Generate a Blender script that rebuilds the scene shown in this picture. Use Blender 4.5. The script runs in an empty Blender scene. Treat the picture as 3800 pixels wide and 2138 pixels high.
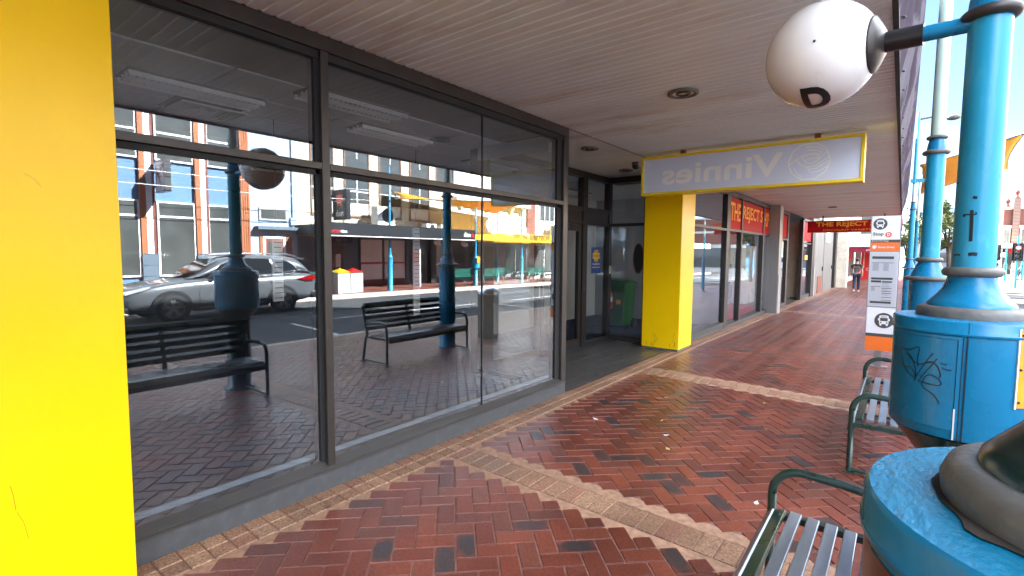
import bpy, math, random
from math import radians, sin, cos, pi, tan, atan2, sqrt
from mathutils import Vector, Matrix
random.seed(11)
SC = bpy.context.scene
COL = SC.collection

# ------------------------------------------------------------------ camera, sky, sun, exposure
YAW, PITCH, ROLL = radians(38.0), radians(4.1), radians(0.4)
fw = Vector((-sin(YAW)*cos(PITCH), cos(YAW)*cos(PITCH), -sin(PITCH)))
rt = Vector((cos(YAW), sin(YAW), 0)); up = rt.cross(fw)
rt, up = cos(ROLL)*rt + sin(ROLL)*up, -sin(ROLL)*rt + cos(ROLL)*up
cam_data = bpy.data.cameras.new('camera'); cam = bpy.data.objects.new('camera', cam_data); COL.objects.link(cam)
cam_data.sensor_width = 36.0; cam_data.lens = 36.0*1850/3800
cam_data.clip_start = 0.05; cam_data.clip_end = 2000
cam.matrix_world = Matrix(((rt.x, up.x, -fw.x, 3.05), (rt.y, up.y, -fw.y, 0.0), (rt.z, up.z, -fw.z, 1.64), (0, 0, 0, 1)))
SC.camera = cam

SUN_EL, SUN_AZ = radians(37), radians(-63)          # azimuth from +Y towards +X
to_sun = Vector((cos(SUN_EL)*sin(SUN_AZ), cos(SUN_EL)*cos(SUN_AZ), sin(SUN_EL)))
W = bpy.data.worlds.new('World'); SC.world = W; W.use_nodes = True
wn, wl = W.node_tree.nodes, W.node_tree.links
wn.clear()
sky = wn.new('ShaderNodeTexSky'); sky.sky_type = 'NISHITA'; sky.sun_disc = False
sky.sun_elevation = SUN_EL; sky.sun_rotation = SUN_AZ % (2*pi); sky.air_density = 0.45; sky.dust_density = 0.25; sky.ozone_density = 3.0
bg = wn.new('ShaderNodeBackground'); bg.inputs['Strength'].default_value = 0.05
wo = wn.new('ShaderNodeOutputWorld')
tc = wn.new('ShaderNodeTexCoord'); mp = wn.new('ShaderNodeMapping'); mp.inputs['Scale'].default_value = (1, 1, 3.2)
nz = wn.new('ShaderNodeTexNoise'); nz.inputs['Scale'].default_value = 3.1; nz.inputs['Detail'].default_value = 7
cr = wn.new('ShaderNodeValToRGB'); cr.color_ramp.elements[0].position = 0.5; cr.color_ramp.elements[1].position = 0.72
cr.color_ramp.elements[1].color = (.75, .75, .75, 1)
mxs = wn.new('ShaderNodeMix'); mxs.data_type = 'RGBA'; mxs.inputs['B'].default_value = (2.6, 2.9, 3.1, 1)
wl.new(tc.outputs['Generated'], mp.inputs['Vector']); wl.new(mp.outputs[0], nz.inputs['Vector']); wl.new(nz.outputs[0], cr.inputs[0])
wl.new(cr.outputs[0], mxs.inputs['Factor']); wl.new(sky.outputs[0], mxs.inputs['A'])
# added unseen cloud bank over the far side, bright to fill the shaded footpath
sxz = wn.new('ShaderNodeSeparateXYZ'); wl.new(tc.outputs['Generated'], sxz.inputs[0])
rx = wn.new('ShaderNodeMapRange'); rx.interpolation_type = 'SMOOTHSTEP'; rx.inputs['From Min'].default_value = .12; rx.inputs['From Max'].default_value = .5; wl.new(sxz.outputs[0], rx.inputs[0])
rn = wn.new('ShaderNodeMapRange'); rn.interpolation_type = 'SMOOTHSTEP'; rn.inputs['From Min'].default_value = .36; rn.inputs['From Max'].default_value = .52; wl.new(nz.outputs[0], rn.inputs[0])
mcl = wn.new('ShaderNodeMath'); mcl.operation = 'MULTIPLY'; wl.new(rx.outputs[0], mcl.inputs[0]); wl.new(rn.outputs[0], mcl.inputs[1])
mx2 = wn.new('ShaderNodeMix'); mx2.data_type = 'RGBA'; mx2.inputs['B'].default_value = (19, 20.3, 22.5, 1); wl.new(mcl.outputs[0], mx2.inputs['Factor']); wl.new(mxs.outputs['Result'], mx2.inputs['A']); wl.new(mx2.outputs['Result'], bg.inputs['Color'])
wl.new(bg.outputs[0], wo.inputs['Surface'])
sd = bpy.data.lights.new('sun', 'SUN'); sd.energy = 5.0; sd.angle = radians(0.5); sd.color = (1.0, .975, .93)
sun = bpy.data.objects.new('sun', sd); COL.objects.link(sun); sun.rotation_euler = to_sun.to_track_quat('Z', 'Y').to_euler()
sun.location = (0, 0, 30)
SC.view_settings.view_transform = 'Standard'; SC.view_settings.look = 'None'
SC.view_settings.exposure = 3.72; SC.view_settings.gamma = 1.0
SC.cycles.max_bounces = 12; SC.cycles.diffuse_bounces = 8; SC.cycles.glossy_bounces = 5; SC.cycles.transparent_max_bounces = 16
SC.cycles.sample_clamp_indirect = 10.0; SC.cycles.caustics_reflective = False; SC.cycles.caustics_refractive = False
SC.cycles.use_denoising = True

# ------------------------------------------------------------------ helpers
def G(x, y):
    """Ground height of the near footpath: falls to the kerb and away down the street."""
    return -0.02*min(max(0.0, x), 6.2) - 0.009*min(max(0.0, y-9), 60)
def drop(y): return -0.009*min(max(0.0, y-9), 60)

def tag(o, label=None, cat=None, group=None, kind=None):
    if label: o['label'] = label
    if cat: o['category'] = cat
    if group: o['group'] = group
    if kind: o['kind'] = kind
    return o
def thing(name, label, cat, loc=(0, 0, 0), rz=0.0, group=None):
    o = bpy.data.objects.new(name, None); COL.objects.link(o); o.empty_display_size = .1
    o.location = loc; o.rotation_euler = (0, 0, rz)
    return tag(o, label, cat, group)
def copy_tree(o, parent=None):
    c = o.copy(); COL.objects.link(c)
    if parent is not None: c.parent = parent
    for ch in list(o.children): copy_tree(ch, c)
    return c
def wloc(o):
    v = Vector((0, 0, 0))
    while o is not None: v += o.location; o = o.parent
    return v

class MB:
    """Collects faces in world coordinates and links them as ONE mesh object under its parent."""
    def __init__(s): s.v = []; s.f = []; s.m = []; s.sm = []
    def add(s, vs, fs, mi=0, smooth=False):
        b = len(s.v); s.v += [Vector(p) for p in vs]
        for q in fs: s.f.append([b+i for i in q]); s.m.append(mi); s.sm.append(smooth)
        return s
    def box(s, x0, x1, y0, y1, z0, z1, mi=0):
        x0, x1 = min(x0, x1), max(x0, x1); y0, y1 = min(y0, y1), max(y0, y1); z0, z1 = min(z0, z1), max(z0, z1)
        return s.add([(x0,y0,z0),(x1,y0,z0),(x1,y1,z0),(x0,y1,z0),(x0,y0,z1),(x1,y0,z1),(x1,y1,z1),(x0,y1,z1)],
                     [(0,3,2,1),(4,5,6,7),(0,1,5,4),(1,2,6,5),(2,3,7,6),(3,0,4,7)], mi)
    def quad(s, a, b, c, d, mi=0): return s.add([a, b, c, d], [(0, 1, 2, 3)], mi)
    def prism(s, pts, ext, mi=0):
        """pts: planar polygon (list of Vectors), ext: extrusion vector."""
        n = len(pts); e = Vector(ext); P = [Vector(p) for p in pts]
        return s.add(P + [p+e for p in P], [tuple(range(n))[::-1], tuple(range(n, 2*n))] + [(i, (i+1) % n, n+(i+1) % n, n+i) for i in range(n)], mi)
    def tube(s, pts, r, seg=12, caps=True, mi=0, flat=None):
        P = [Vector(p) for p in pts]; n = len(P); rr = r if isinstance(r, (list, tuple)) else [r]*n
        t0 = (P[1]-P[0]).normalized(); ref = Vector((0, 0, 1)) if abs(t0.z) < .9 else Vector((1, 0, 0))
        u = t0.cross(ref).normalized(); vs = []
        for i in range(n):
            t = (P[min(i+1, n-1)]-P[max(i-1, 0)]).normalized()
            u = (u - t*u.dot(t)).normalized(); w = t.cross(u)
            for k in range(seg):
                a = 2*pi*k/seg; vs.append(P[i] + rr[i]*(cos(a)*u + sin(a)*w))
        fs = [(i*seg+k, i*seg+(k+1) % seg, (i+1)*seg+(k+1) % seg, (i+1)*seg+k) for i in range(n-1) for k in range(seg)]
        s.add(vs, fs, mi, True)
        if caps:
            s.add(vs[:seg], [tuple(range(seg))[::-1]], mi); s.add(vs[-seg:], [tuple(range(seg))], mi)
        return s
    def lathe(s, prof, c=(0, 0, 0), seg=40, mi=0, smooth=True):
        """prof: list of (r, z) bottom to top, about the vertical through c. Repeat a point for a hard edge."""
        cx, cy, cz = c; runs = [[prof[0]]]
        for p in prof[1:]:
            if p == runs[-1][-1]: runs.append([p])
            else: runs[-1].append(p)
        for run in runs:
            if len(run) < 2: continue
            vs = []
            for r, z in run:
                for k in range(seg): a = 2*pi*k/seg; vs.append((cx+r*cos(a), cy+r*sin(a), cz+z))
            s.add(vs, [(i*seg+k, i*seg+(k+1) % seg, (i+1)*seg+(k+1) % seg, (i+1)*seg+k) for i in range(len(run)-1) for k in range(seg)], mi, smooth)
        return s
    def torus(s, c, R_, r, seg=40, ss=10, mi=0, sz=1.0):
        cx, cy, cz = c; vs = []
        for i in range(seg):
            a = 2*pi*i/seg
            for k in range(ss): b = 2*pi*k/ss; q = R_+r*cos(b); vs.append((cx+q*cos(a), cy+q*sin(a), cz+r*sz*sin(b)))
        return s.add(vs, [(i*ss+k, ((i+1) % seg)*ss+k, ((i+1) % seg)*ss+(k+1) % ss, i*ss+(k+1) % ss) for i in range(seg) for k in range(ss)], mi, True)
    def sphere(s, c, r, seg=32, rings=16, mi=0, sc=(1, 1, 1)):
        c = Vector(c); vs = [c+Vector((0, 0, -r*sc[2]))]
        for i in range(1, rings):
            p = -pi/2+pi*i/rings
            for k in range(seg): a = 2*pi*k/seg; vs.append(c+Vector((r*sc[0]*cos(p)*cos(a), r*sc[1]*cos(p)*sin(a), r*sc[2]*sin(p))))
        vs.append(c+Vector((0, 0, r*sc[2]))); T = len(vs)-1
        fs = [(0, 1+(k+1) % seg, 1+k) for k in range(seg)]
        fs += [(1+i*seg+k, 1+i*seg+(k+1) % seg, 1+(i+1)*seg+(k+1) % seg, 1+(i+1)*seg+k) for i in range(rings-2) for k in range(seg)]
        fs += [(T, 1+(rings-2)*seg+k, 1+(rings-2)*seg+(k+1) % seg) for k in range(seg)]
        return s.add(vs, fs, mi, True)
    def disc(s, c, n, r, seg=32, mi=0, ry=None):
        c, n = Vector(c), Vector(n).normalized(); ref = Vector((0, 0, 1)) if abs(n.z) < .9 else Vector((0, 1, 0))
        u = ref.cross(n).normalized(); w = n.cross(u); ry = ry or r
        return s.add([c+r*cos(2*pi*k/seg)*u+ry*sin(2*pi*k/seg)*w for k in range(seg)], [tuple(range(seg))], mi)
    def cyl(s, a, b, r, seg=24, mi=0): return s.tube([a, b], r, seg, True, mi)
    def ribbon(s, pts, w, n, mi=0):
        """Flat stroke along pts with width w, lying square to normal n."""
        P = [Vector(p) for p in pts]; n = Vector(n).normalized(); vs = []
        for i, p in enumerate(P):
            t = (P[min(i+1, len(P)-1)]-P[max(i-1, 0)]).normalized(); u = n.cross(t).normalized()*w/2
            vs += [p-u, p+u]
        return s.add(vs, [(2*i, 2*i+2, 2*i+3, 2*i+1) for i in range(len(P)-1)], mi)
    def build(s, name, mat, parent=None, bevel=0.0, loc=None, world=False):
        me = bpy.data.meshes.new(name); off = wloc(parent) if (parent is not None and not world) else Vector((0, 0, 0))
        if parent is None and loc is not None: off = Vector(loc)
        me.from_pydata([v-off for v in s.v], [], s.f)
        for m in (mat if isinstance(mat, (list, tuple)) else [mat]): me.materials.append(m)
        me.polygons.foreach_set('material_index', s.m); me.polygons.foreach_set('use_smooth', s.sm); me.update()
        o = bpy.data.objects.new(name, me); COL.objects.link(o)
        if parent is not None: o.parent = parent
        elif loc is not None: o.location = loc
        if bevel:
            b = o.modifiers.new('bevel', 'BEVEL'); b.width = bevel; b.segments = 2; b.limit_method = 'ANGLE'; b.angle_limit = radians(40)
        return o

def text_mb(mb, s, org, right, upv, width=None, height=None, ext=0.002, bold=0.0, mi=0, spacing=1.0, shear=0.0, xform=None):
    cu = bpy.data.curves.new('text', 'FONT'); cu.body = s; cu.size = 1; cu.extrude = 0; cu.offset = bold; cu.space_character = spacing; cu.shear = shear; cu.resolution_u = 4
    ob = bpy.data.objects.new('text', cu); COL.objects.link(ob)
    me = bpy.data.meshes.new_from_object(ob.evaluated_get(bpy.context.evaluated_depsgraph_get()))
    vs = [v.co.copy() for v in me.vertices]; fs = [tuple(p.vertices) for p in me.polygons]
    bpy.data.objects.remove(ob); bpy.data.curves.remove(cu); bpy.data.meshes.remove(me)
    x0, x1 = min(v.x for v in vs), max(v.x for v in vs); y0, y1 = min(v.y for v in vs), max(v.y for v in vs)
    sx = width/(x1-x0) if width else None; sy = height/(y1-y0) if height else None
    sx = sx or sy; sy = sy or sx
    org, right, upv = Vector(org), Vector(right).normalized(), Vector(upv).normalized(); n = right.cross(upv)
    P = [org+right*(v.x-x0)*sx+upv*(v.y-y0)*sy+n*ext for v in vs]
    if xform: P = [xform(p) for p in P]
    return mb.add(P, fs, mi)
def text(s, org, right, upv, mat, parent, name='lettering', **k):
    return text_mb(MB(), s, org, right, upv, **k).build(name, mat, parent)

# ------------------------------------------------------------------ materials
def mat(name, col, rough=.5, metal=0.0, var=.12, scale=6.0, bump=0.0, bscale=40.0, spec=.5, rvar=.1, detail=5, coat=0.0, col2=None, c2=(.55, .7), c2scale=3.0, stretch=(1, 1, 1), flip=False):
    m = bpy.data.materials.new(name); m.use_nodes = True; N, L = m.node_tree.nodes, m.node_tree.links
    b = N['Principled BSDF']; b.inputs['Metallic'].default_value = metal; b.inputs['Specular IOR Level'].default_value = spec
    b.inputs['Coat Weight'].default_value = coat; b.inputs['Coat Roughness'].default_value = .05
    tc = N.new('ShaderNodeTexCoord'); mp = N.new('ShaderNodeMapping'); mp.inputs['Scale'].default_value = stretch; L.new(tc.outputs['Object'], mp.inputs[0])
    nz = N.new('ShaderNodeTexNoise'); nz.inputs['Scale'].default_value = scale; nz.inputs['Detail'].default_value = detail; L.new(mp.outputs[0], nz.inputs['Vector'])
    hi = tuple(min(1, c*(1+var)) for c in col[:3])+(1,); lo = tuple(c*(1-var) for c in col[:3])+(1,)
    mx = N.new('ShaderNodeMix'); mx.data_type = 'RGBA'; mx.inputs['A'].default_value = lo; mx.inputs['B'].default_value = hi
    st = N.new('ShaderNodeMapRange'); st.inputs['From Min'].default_value = .3; st.inputs['From Max'].default_value = .7; L.new(nz.outputs[0], st.inputs[0]); L.new(st.outputs[0], mx.inputs['Factor'])
    out = mx.outputs['Result']
    if col2:
        n2 = N.new('ShaderNodeTexNoise'); n2.inputs['Scale'].default_value = c2scale; n2.inputs['Detail'].default_value = 9; n2.inputs['Roughness'].default_value = .65; L.new(mp.outputs[0], n2.inputs['Vector'])
        r2 = N.new('ShaderNodeMapRange'); r2.inputs['From Min'].default_value = c2[0]; r2.inputs['From Max'].default_value = c2[1]; L.new(n2.outputs[0], r2.inputs[0])
        m2 = N.new('ShaderNodeMix'); m2.data_type = 'RGBA'; m2.inputs['B'].default_value = tuple(col2[:3])+(1,); L.new(r2.outputs[0], m2.inputs['Factor']); L.new(out, m2.inputs['A']); out = m2.outputs['Result']
    L.new(out, b.inputs['Base Color'])
    rr = N.new('ShaderNodeMapRange'); rr.inputs['To Min'].default_value = max(0, rough-rvar); rr.inputs['To Max'].default_value = min(1, rough+rvar); L.new(nz.outputs[0], rr.inputs[0]); L.new(rr.outputs[0], b.inputs['Roughness'])
    if bump:
        n3 = N.new('ShaderNodeTexNoise'); n3.inputs['Scale'].default_value = bscale; n3.inputs['Detail'].default_value = 4; L.new(mp.outputs[0], n3.inputs['Vector'])
        bp = N.new('ShaderNodeBump'); bp.inputs['Strength'].default_value = bump; bp.inputs['Distance'].default_value = .01; L.new(n3.outputs[0], bp.inputs['Height']); L.new(bp.outputs[0], b.inputs['Normal'])
    return m
def emit(name, col, s):
    m = bpy.data.materials.new(name); m.use_nodes = True; b = m.node_tree.nodes['Principled BSDF']
    b.inputs['Base Color'].default_value = tuple(col)+(1,); b.inputs['Emission Color'].default_value = tuple(col)+(1,); b.inputs['Emission Strength'].default_value = s
    return m
def glass(name, base, tint, fres=1.0, wav=.0):
    """Window glass: clear tinted transmission plus a mirror layer that grows towards grazing."""
    m = bpy.data.materials.new(name); m.use_nodes = True; N, L = m.node_tree.nodes, m.node_tree.links
    N.remove(N['Principled BSDF']); out = N['Material Output']
    tr = N.new('ShaderNodeBsdfTransparent'); tr.inputs[0].default_value = tuple(tint)+(1,)
    gl = N.new('ShaderNodeBsdfGlossy'); gl.inputs['Roughness'].default_value = 0.0; gl.inputs['Color'].default_value = (.82, .91, 1, 1)
    fr = N.new('ShaderNodeFresnel'); fr.inputs['IOR'].default_value = 1.5
    ma = N.new('ShaderNodeMath'); ma.operation = 'MULTIPLY_ADD'; ma.use_clamp = True; ma.inputs[1].default_value = fres; ma.inputs[2].default_value = base
    mx = N.new('ShaderNodeMixShader'); L.new(fr.outputs[0], ma.inputs[0]); L.new(ma.outputs[0], mx.inputs[0]); L.new(tr.outputs[0], mx.inputs[1]); L.new(gl.outputs[0], mx.inputs[2])
    # grime: a faint dusty film in patches
    tc = N.new('ShaderNodeTexCoord'); nz = N.new('ShaderNodeTexNoise'); nz.inputs['Scale'].default_value = 2.2; nz.inputs['Detail'].default_value = 8; L.new(tc.outputs['Object'], nz.inputs['Vector'])
    rg = N.new('ShaderNodeMapRange'); rg.inputs['From Min'].default_value = .45; rg.inputs['From Max'].default_value = .8; rg.inputs['To Min'].default_value = .0; rg.inputs['To Max'].default_value = .05; L.new(nz.outputs[0], rg.inputs[0])
    df = N.new('ShaderNodeBsdfDiffuse'); df.inputs[0].default_value = (.4, .4, .38, 1)
    m3 = N.new('ShaderNodeMixShader'); L.new(rg.outputs[0], m3.inputs[0]); L.new(mx.outputs[0], m3.inputs[1]); L.new(df.outputs[0], m3.inputs[2]); L.new(m3.outputs[0], out.inputs['Surface'])
    if wav:
        n3 = N.new('ShaderNodeTexNoise'); n3.inputs['Scale'].default_value = .9; n3.inputs['Detail'].default_value = 1; L.new(tc.outputs['Object'], n3.inputs['Vector'])
        bp = N.new('ShaderNodeBump'); bp.inputs['Strength'].default_value = wav; bp.inputs['Distance'].default_value = .01; L.new(n3.outputs[0], bp.inputs['Height']); L.new(bp.outputs[0], gl.inputs['Normal'])
    return m
def paver(name, ramp, dark_share, rough, gum=True, SPK=.62):
    """Brick pavers: one colour per brick, some fired dark in the middle, speckle, gum spots."""
    m = bpy.data.materials.new(name); m.use_nodes = True; N, L = m.node_tree.nodes, m.node_tree.links; b = N['Principled BSDF']
    b.inputs['Specular IOR Level'].default_value = .46
    g = N.new('ShaderNodeNewGeometry'); uv = N.new('ShaderNodeTexCoord')
    cr = N.new('ShaderNodeValToRGB'); e = cr.color_ramp.elements; e[0].position = 0; e[0].color = tuple(ramp[0])+(1,); e[1].position = 1; e[1].color = tuple(ramp[-1])+(1,)
    for i, c in enumerate(ramp[1:-1]): q = e.new((i+1)/(len(ramp)-1)); q.color = tuple(c)+(1,)
    L.new(g.outputs['Random Per Island'], cr.inputs[0])
    # second random for the dark bricks
    w = N.new('ShaderNodeTexWhiteNoise'); w.noise_dimensions = '1D'; L.new(g.outputs['Random Per Island'], w.inputs['W'])
    th = N.new('ShaderNodeMapRange'); th.inputs['From Min'].default_value = 1-dark_share; th.inputs['From Max'].default_value = 1-dark_share*.55; L.new(w.outputs[0], th.inputs[0])
    mpu = N.new('ShaderNodeVectorMath'); mpu.operation = 'SUBTRACT'; mpu.inputs[1].default_value = (.5, .5, 0); L.new(uv.outputs['UV'], mpu.inputs[0])
    nzc = N.new('ShaderNodeTexNoise'); nzc.inputs['Scale'].default_value = 11; nzc.inputs['Detail'].default_value = 4; L.new(uv.outputs['Object'], nzc.inputs['Vector'])
    le = N.new('ShaderNodeVectorMath'); le.operation = 'LENGTH'; L.new(mpu.outputs[0], le.inputs[0])
    ad = N.new('ShaderNodeMath'); ad.operation = 'ADD'; L.new(le.outputs['Value'], ad.inputs[0])
    nm = N.new('ShaderNodeMath'); nm.operation = 'MULTIPLY_ADD'; nm.inputs[1].default_value = .9; nm.inputs[2].default_value = -.45; L.new(nzc.outputs[0], nm.inputs[0]); L.new(nm.outputs[0], ad.inputs[1])
    ce = N.new('ShaderNodeMapRange'); ce.inputs['From Min'].default_value = .70; ce.inputs['From Max'].default_value = .42; L.new(ad.outputs[0], ce.inputs[0])
    mu = N.new('ShaderNodeMath'); mu.operation = 'MULTIPLY'; L.new(th.outputs[0], mu.inputs[0]); L.new(ce.outputs[0], mu.inputs[1])
    mx = N.new('ShaderNodeMix'); mx.data_type = 'RGBA'; mx.inputs['B'].default_value = (.045, .032, .032, 1); L.new(mu.outputs[0], mx.inputs['Factor']); L.new(cr.outputs[0], mx.inputs['A'])
    # speckle + broad wear
    sp = N.new('ShaderNodeTexNoise'); sp.inputs['Scale'].default_value = 75; sp.inputs['Detail'].default_value = 3; L.new(uv.outputs['Object'], sp.inputs['Vector'])
    sr = N.new('ShaderNodeMapRange'); sr.inputs['From Min'].default_value = .3; sr.inputs['From Max'].default_value = .62; sr.inputs['To Min'].default_value = SPK; sr.inputs['To Max'].default_value = 1.12; L.new(sp.outputs[0], sr.inputs[0])
    br = N.new('ShaderNodeTexNoise'); br.inputs['Scale'].default_value = 1.3; br.inputs['Detail'].default_value = 6; L.new(uv.outputs['Object'], br.inputs['Vector'])
    b2 = N.new('ShaderNodeMapRange'); b2.inputs['From Min'].default_value = .3; b2.inputs['From Max'].default_value = .7; b2.inputs['To Min'].default_value = .62; b2.inputs['To Max'].default_value = 1.18; L.new(br.outputs[0], b2.inputs[0])
    mm = N.new('ShaderNodeMath'); mm.operation = 'MULTIPLY'; L.new(sr.outputs[0], mm.inputs[0]); L.new(b2.outputs[0], mm.inputs[1])
    vm = N.new('ShaderNodeMix'); vm.data_type = 'RGBA'; vm.blend_type = 'MULTIPLY'; vm.inputs['Factor'].default_value = 1; L.new(mx.outputs['Result'], vm.inputs['A']); L.new(mm.outputs[0], vm.inputs['B'])
    out = vm.outputs['Result']
    if gum:
        vo = N.new('ShaderNodeTexVoronoi'); vo.inputs['Scale'].default_value = 3.4; L.new(uv.outputs['Object'], vo.inputs['Vector'])
        gs = N.new('ShaderNodeMapRange'); gs.inputs['From Min'].default_value = .085; gs.inputs['From Max'].default_value = .06; L.new(vo.outputs['Distance'], gs.inputs[0])
        sel = N.new('ShaderNodeMath'); sel.operation = 'GREATER_THAN'; sel.inputs[1].default_value = .55; sx = N.new('ShaderNodeSeparateColor'); L.new(vo.outputs['Color'], sx.inputs[0]); L.new(sx.outputs[0], sel.inputs[0])
        g2 = N.new('ShaderNodeMath'); g2.operation = 'MULTIPLY'; L.new(gs.outputs[0], g2.inputs[0]); L.new(sel.outputs[0], g2.inputs[1])
        g3 = N.new('ShaderNodeMath'); g3.operation = 'MULTIPLY'; g3.inputs[1].default_value = .85; L.new(g2.outputs[0], g3.inputs[0])
        gm = N.new('ShaderNodeMix'); gm.data_type = 'RGBA'; gm.inputs['B'].default_value = (.03, .027, .028, 1); L.new(g3.outputs[0], gm.inputs['Factor']); L.new(out, gm.inputs['A']); out = gm.outputs['Result']
    L.new(out, b.inputs['Base Color'])
    rr = N.new('ShaderNodeMapRange'); rr.inputs['To Min'].default_value = rough-.12; rr.inputs['To Max'].default_value = rough+.18; L.new(br.outputs[0], rr.inputs[0]); L.new(rr.outputs[0], b.inputs['Roughness'])
    bp = N.new('ShaderNodeBump'); bp.inputs['Strength'].default_value = .25; bp.inputs['Distance'].default_value = .002; L.new(sp.outputs[0], bp.inputs['Height']); L.new(bp.outputs[0], b.inputs['Normal'])
    return m
def brickwall(name, c1, c2, mortar, scale=1.0, rough=.85, axis='yz'):
    m = bpy.data.materials.new(name); m.use_nodes = True; N, L = m.node_tree.nodes, m.node_tree.links; b = N['Principled BSDF']
    tc = N.new('ShaderNodeTexCoord'); sp = N.new('ShaderNodeSeparateXYZ'); cb = N.new('ShaderNodeCombineXYZ'); L.new(tc.outputs['Object'], sp.inputs[0])
    L.new(sp.outputs['Y' if axis[0] == 'y' else 'X'], cb.inputs[0]); L.new(sp.outputs['Z' if axis[1] == 'z' else 'Y'], cb.inputs[1])
    bk = N.new('ShaderNodeTexBrick'); bk.inputs['Scale'].default_value = scale; bk.inputs['Brick Width'].default_value = .24; bk.inputs['Row Height'].default_value = .086; bk.inputs['Mortar Size'].default_value = .006
    bk.inputs['Color1'].default_value = tuple(c1)+(1,); bk.inputs['Color2'].default_value = tuple(c2)+(1,); bk.inputs['Mortar'].default_value = tuple(mortar)+(1,)
    L.new(cb.outputs[0], bk.inputs['Vector']); L.new(bk.outputs['Color'], b.inputs['Base Color']); b.inputs['Roughness'].default_value = rough
    bp = N.new('ShaderNodeBump'); bp.inputs['Strength'].default_value = .4; bp.inputs['Distance'].default_value = .006; bp.invert = True; L.new(bk.outputs['Fac'], bp.inputs['Height']); L.new(bp.outputs[0], b.inputs['Normal'])
    return m

M = {}
M['yellow'] = mat('yellow_paint', (.90, .565, .001), .3, spec=.32, var=.03, scale=2.0, bump=.22, bscale=1.7, rvar=.08, col2=(.42, .28, .01), c2=(.70, .82), c2scale=9.0)
M['yellow_frame'] = mat('yellow_frame_paint', (.78, .56, .01), .4, var=.06, scale=9, col2=(.25, .16, .02), c2=(.68, .78), c2scale=14)
M['dark_alu'] = mat('dark_anodised_aluminium', (.040, .034, .031), .40, .35, var=.10, scale=14, rvar=.12, stretch=(1, 1, .15))
M['sill_alu'] = mat('weathered_bronze_sill', (.050, .047, .045), .5, .2, var=.25, scale=9, bump=.08, bscale=120, stretch=(1, .12, 1), col2=(.05, .045, .04), c2=(.5, .7), c2scale=5)
M['alu'] = mat('brushed_grey_aluminium', (.30, .29, .28), .4, .7, var=.1, scale=20, stretch=(1, 1, .1))
M['plinth'] = mat('grey_painted_plinth', (.056, .058, .062), .7, var=.15, scale=14, bump=.15, bscale=60, col2=(.075, .075, .075), c2=(.55, .7), c2scale=14)
M['soffit'] = mat('taupe_ribbed_soffit', (.72, .86, .92), .42, var=.10, scale=1.7, rvar=.1, col2=(.58, .59, .57), c2=(.54, .68), c2scale=1.6, stretch=(.25, 1, 1))
M['glass'] = glass('shop_window_glass', .15, (.90, .93, .96), 1.0)
M['glass_side'] = glass('thin_shop_glass', .06, (.80, .84, .84), 1.0)
M['glass_reject'] = glass('shop_glass_clear', .10, (.80, .84, .86), 1.1)
M['black_joint'] = mat('black_sealant', (.01, .01, .01), .5)
M['carpet'] = mat('dark_blue_carpet', (.028, .040, .085), .95, var=.3, scale=60, bump=.3, bscale=300)
M['ceil_tile'] = mat('grey_ceiling_tile', (.80, .84, .88), .85, var=.05, scale=30)
M['ceil_grid'] = mat('dark_ceiling_grid', (.10, .10, .10), .6)
M['inner_white'] = mat('white_shop_wall', (.62, .62, .59), .7, var=.04, scale=2)
M['inner_grey'] = mat('grey_shop_wall', (.07, .075, .085), .8, var=.08, scale=2)
M['white'] = mat('white_paint', (.78, .78, .76), .45, var=.05, scale=5)
M['ledge'] = mat('pale_blue_grey_ledge', (.27, .32, .35), .6, var=.08, scale=8)
M['chrome'] = mat('polished_metal', (.75, .76, .78), .12, 1.0, var=.03)
M['louvre'] = mat('light_louvre', (.86, .87, .88), .35, .2, var=.04)
M['tile_dark'] = mat('dark_entrance_tile', (.062, .058, .056), .32, var=.25, scale=4, bump=.05, bscale=60, rvar=.12)
M['tile_joint'] = mat('pale_grout', (.20, .19, .18), .8)
M['red_paver'] = paver('red_clay_paver', [(.132, .033, .020), (.166, .041, .024), (.192, .051, .029), (.104, .035, .025), (.152, .038, .023), (.122, .032, .021), (.182, .047, .026), (.142, .044, .028)], .12, .36)
M['cream_paver'] = paver('cream_clay_paver', [(.30, .17, .105), (.36, .21, .128), (.26, .14, .088), (.33, .185, .112), (.29, .14, .092)], .0, .5, True, .38)
M['cream_bed'] = mat('cream_cut_paver', (.29, .165, .105), .6, var=.30, scale=26, bump=.2, bscale=150)
M['grout'] = mat('brick_joint_sand', (.20, .10, .08), .9, var=.3, scale=20)
M['asphalt'] = mat('asphalt', (.055, .056, .058), .85, var=.25, scale=3, bump=.4, bscale=220, col2=(.09, .09, .088), c2=(.5, .75), c2scale=1.0)
M['line'] = mat('road_line_paint', (.62, .62, .60), .6, var=.12, scale=12)
M['kerb'] = mat('pale_concrete_kerb', (.52, .48, .41), .8, var=.12, scale=5, bump=.2, bscale=80)
M['far_paving'] = brickwall('red_far_paving', (.24, .07, .045), (.18, .052, .036), (.2, .1, .08), 1, .6, 'yx')
M['blue'] = mat('blue_pole_paint', (.004, .175, .345), .27, var=.09, scale=5, bump=.10, bscale=9, rvar=.1, spec=.42, col2=(.018, .045, .06), c2=(.685, .70), c2scale=13, stretch=(1, 1, .8))
M['blue_shaft'] = mat('faded_blue_pole_paint', (.012, .27, .43), .28, var=.10, scale=5, bump=.12, bscale=9, rvar=.1, spec=.45, col2=(.10, .40, .54), c2=(.58, .74), c2scale=5, stretch=(1, 1, .4))
M['blue_worn'] = mat('flaking_blue_paint', (.006, .16, .29), .22, var=.10, scale=14, bump=.30, bscale=110, rvar=.10, spec=.7, col2=(.035, .11, .16), c2=(.62, .68), c2scale=30, stretch=(1, .5, 1))
M['pale_green'] = mat('pale_sage_paint', (.42, .53, .44), .4, var=.06, scale=5)
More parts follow.
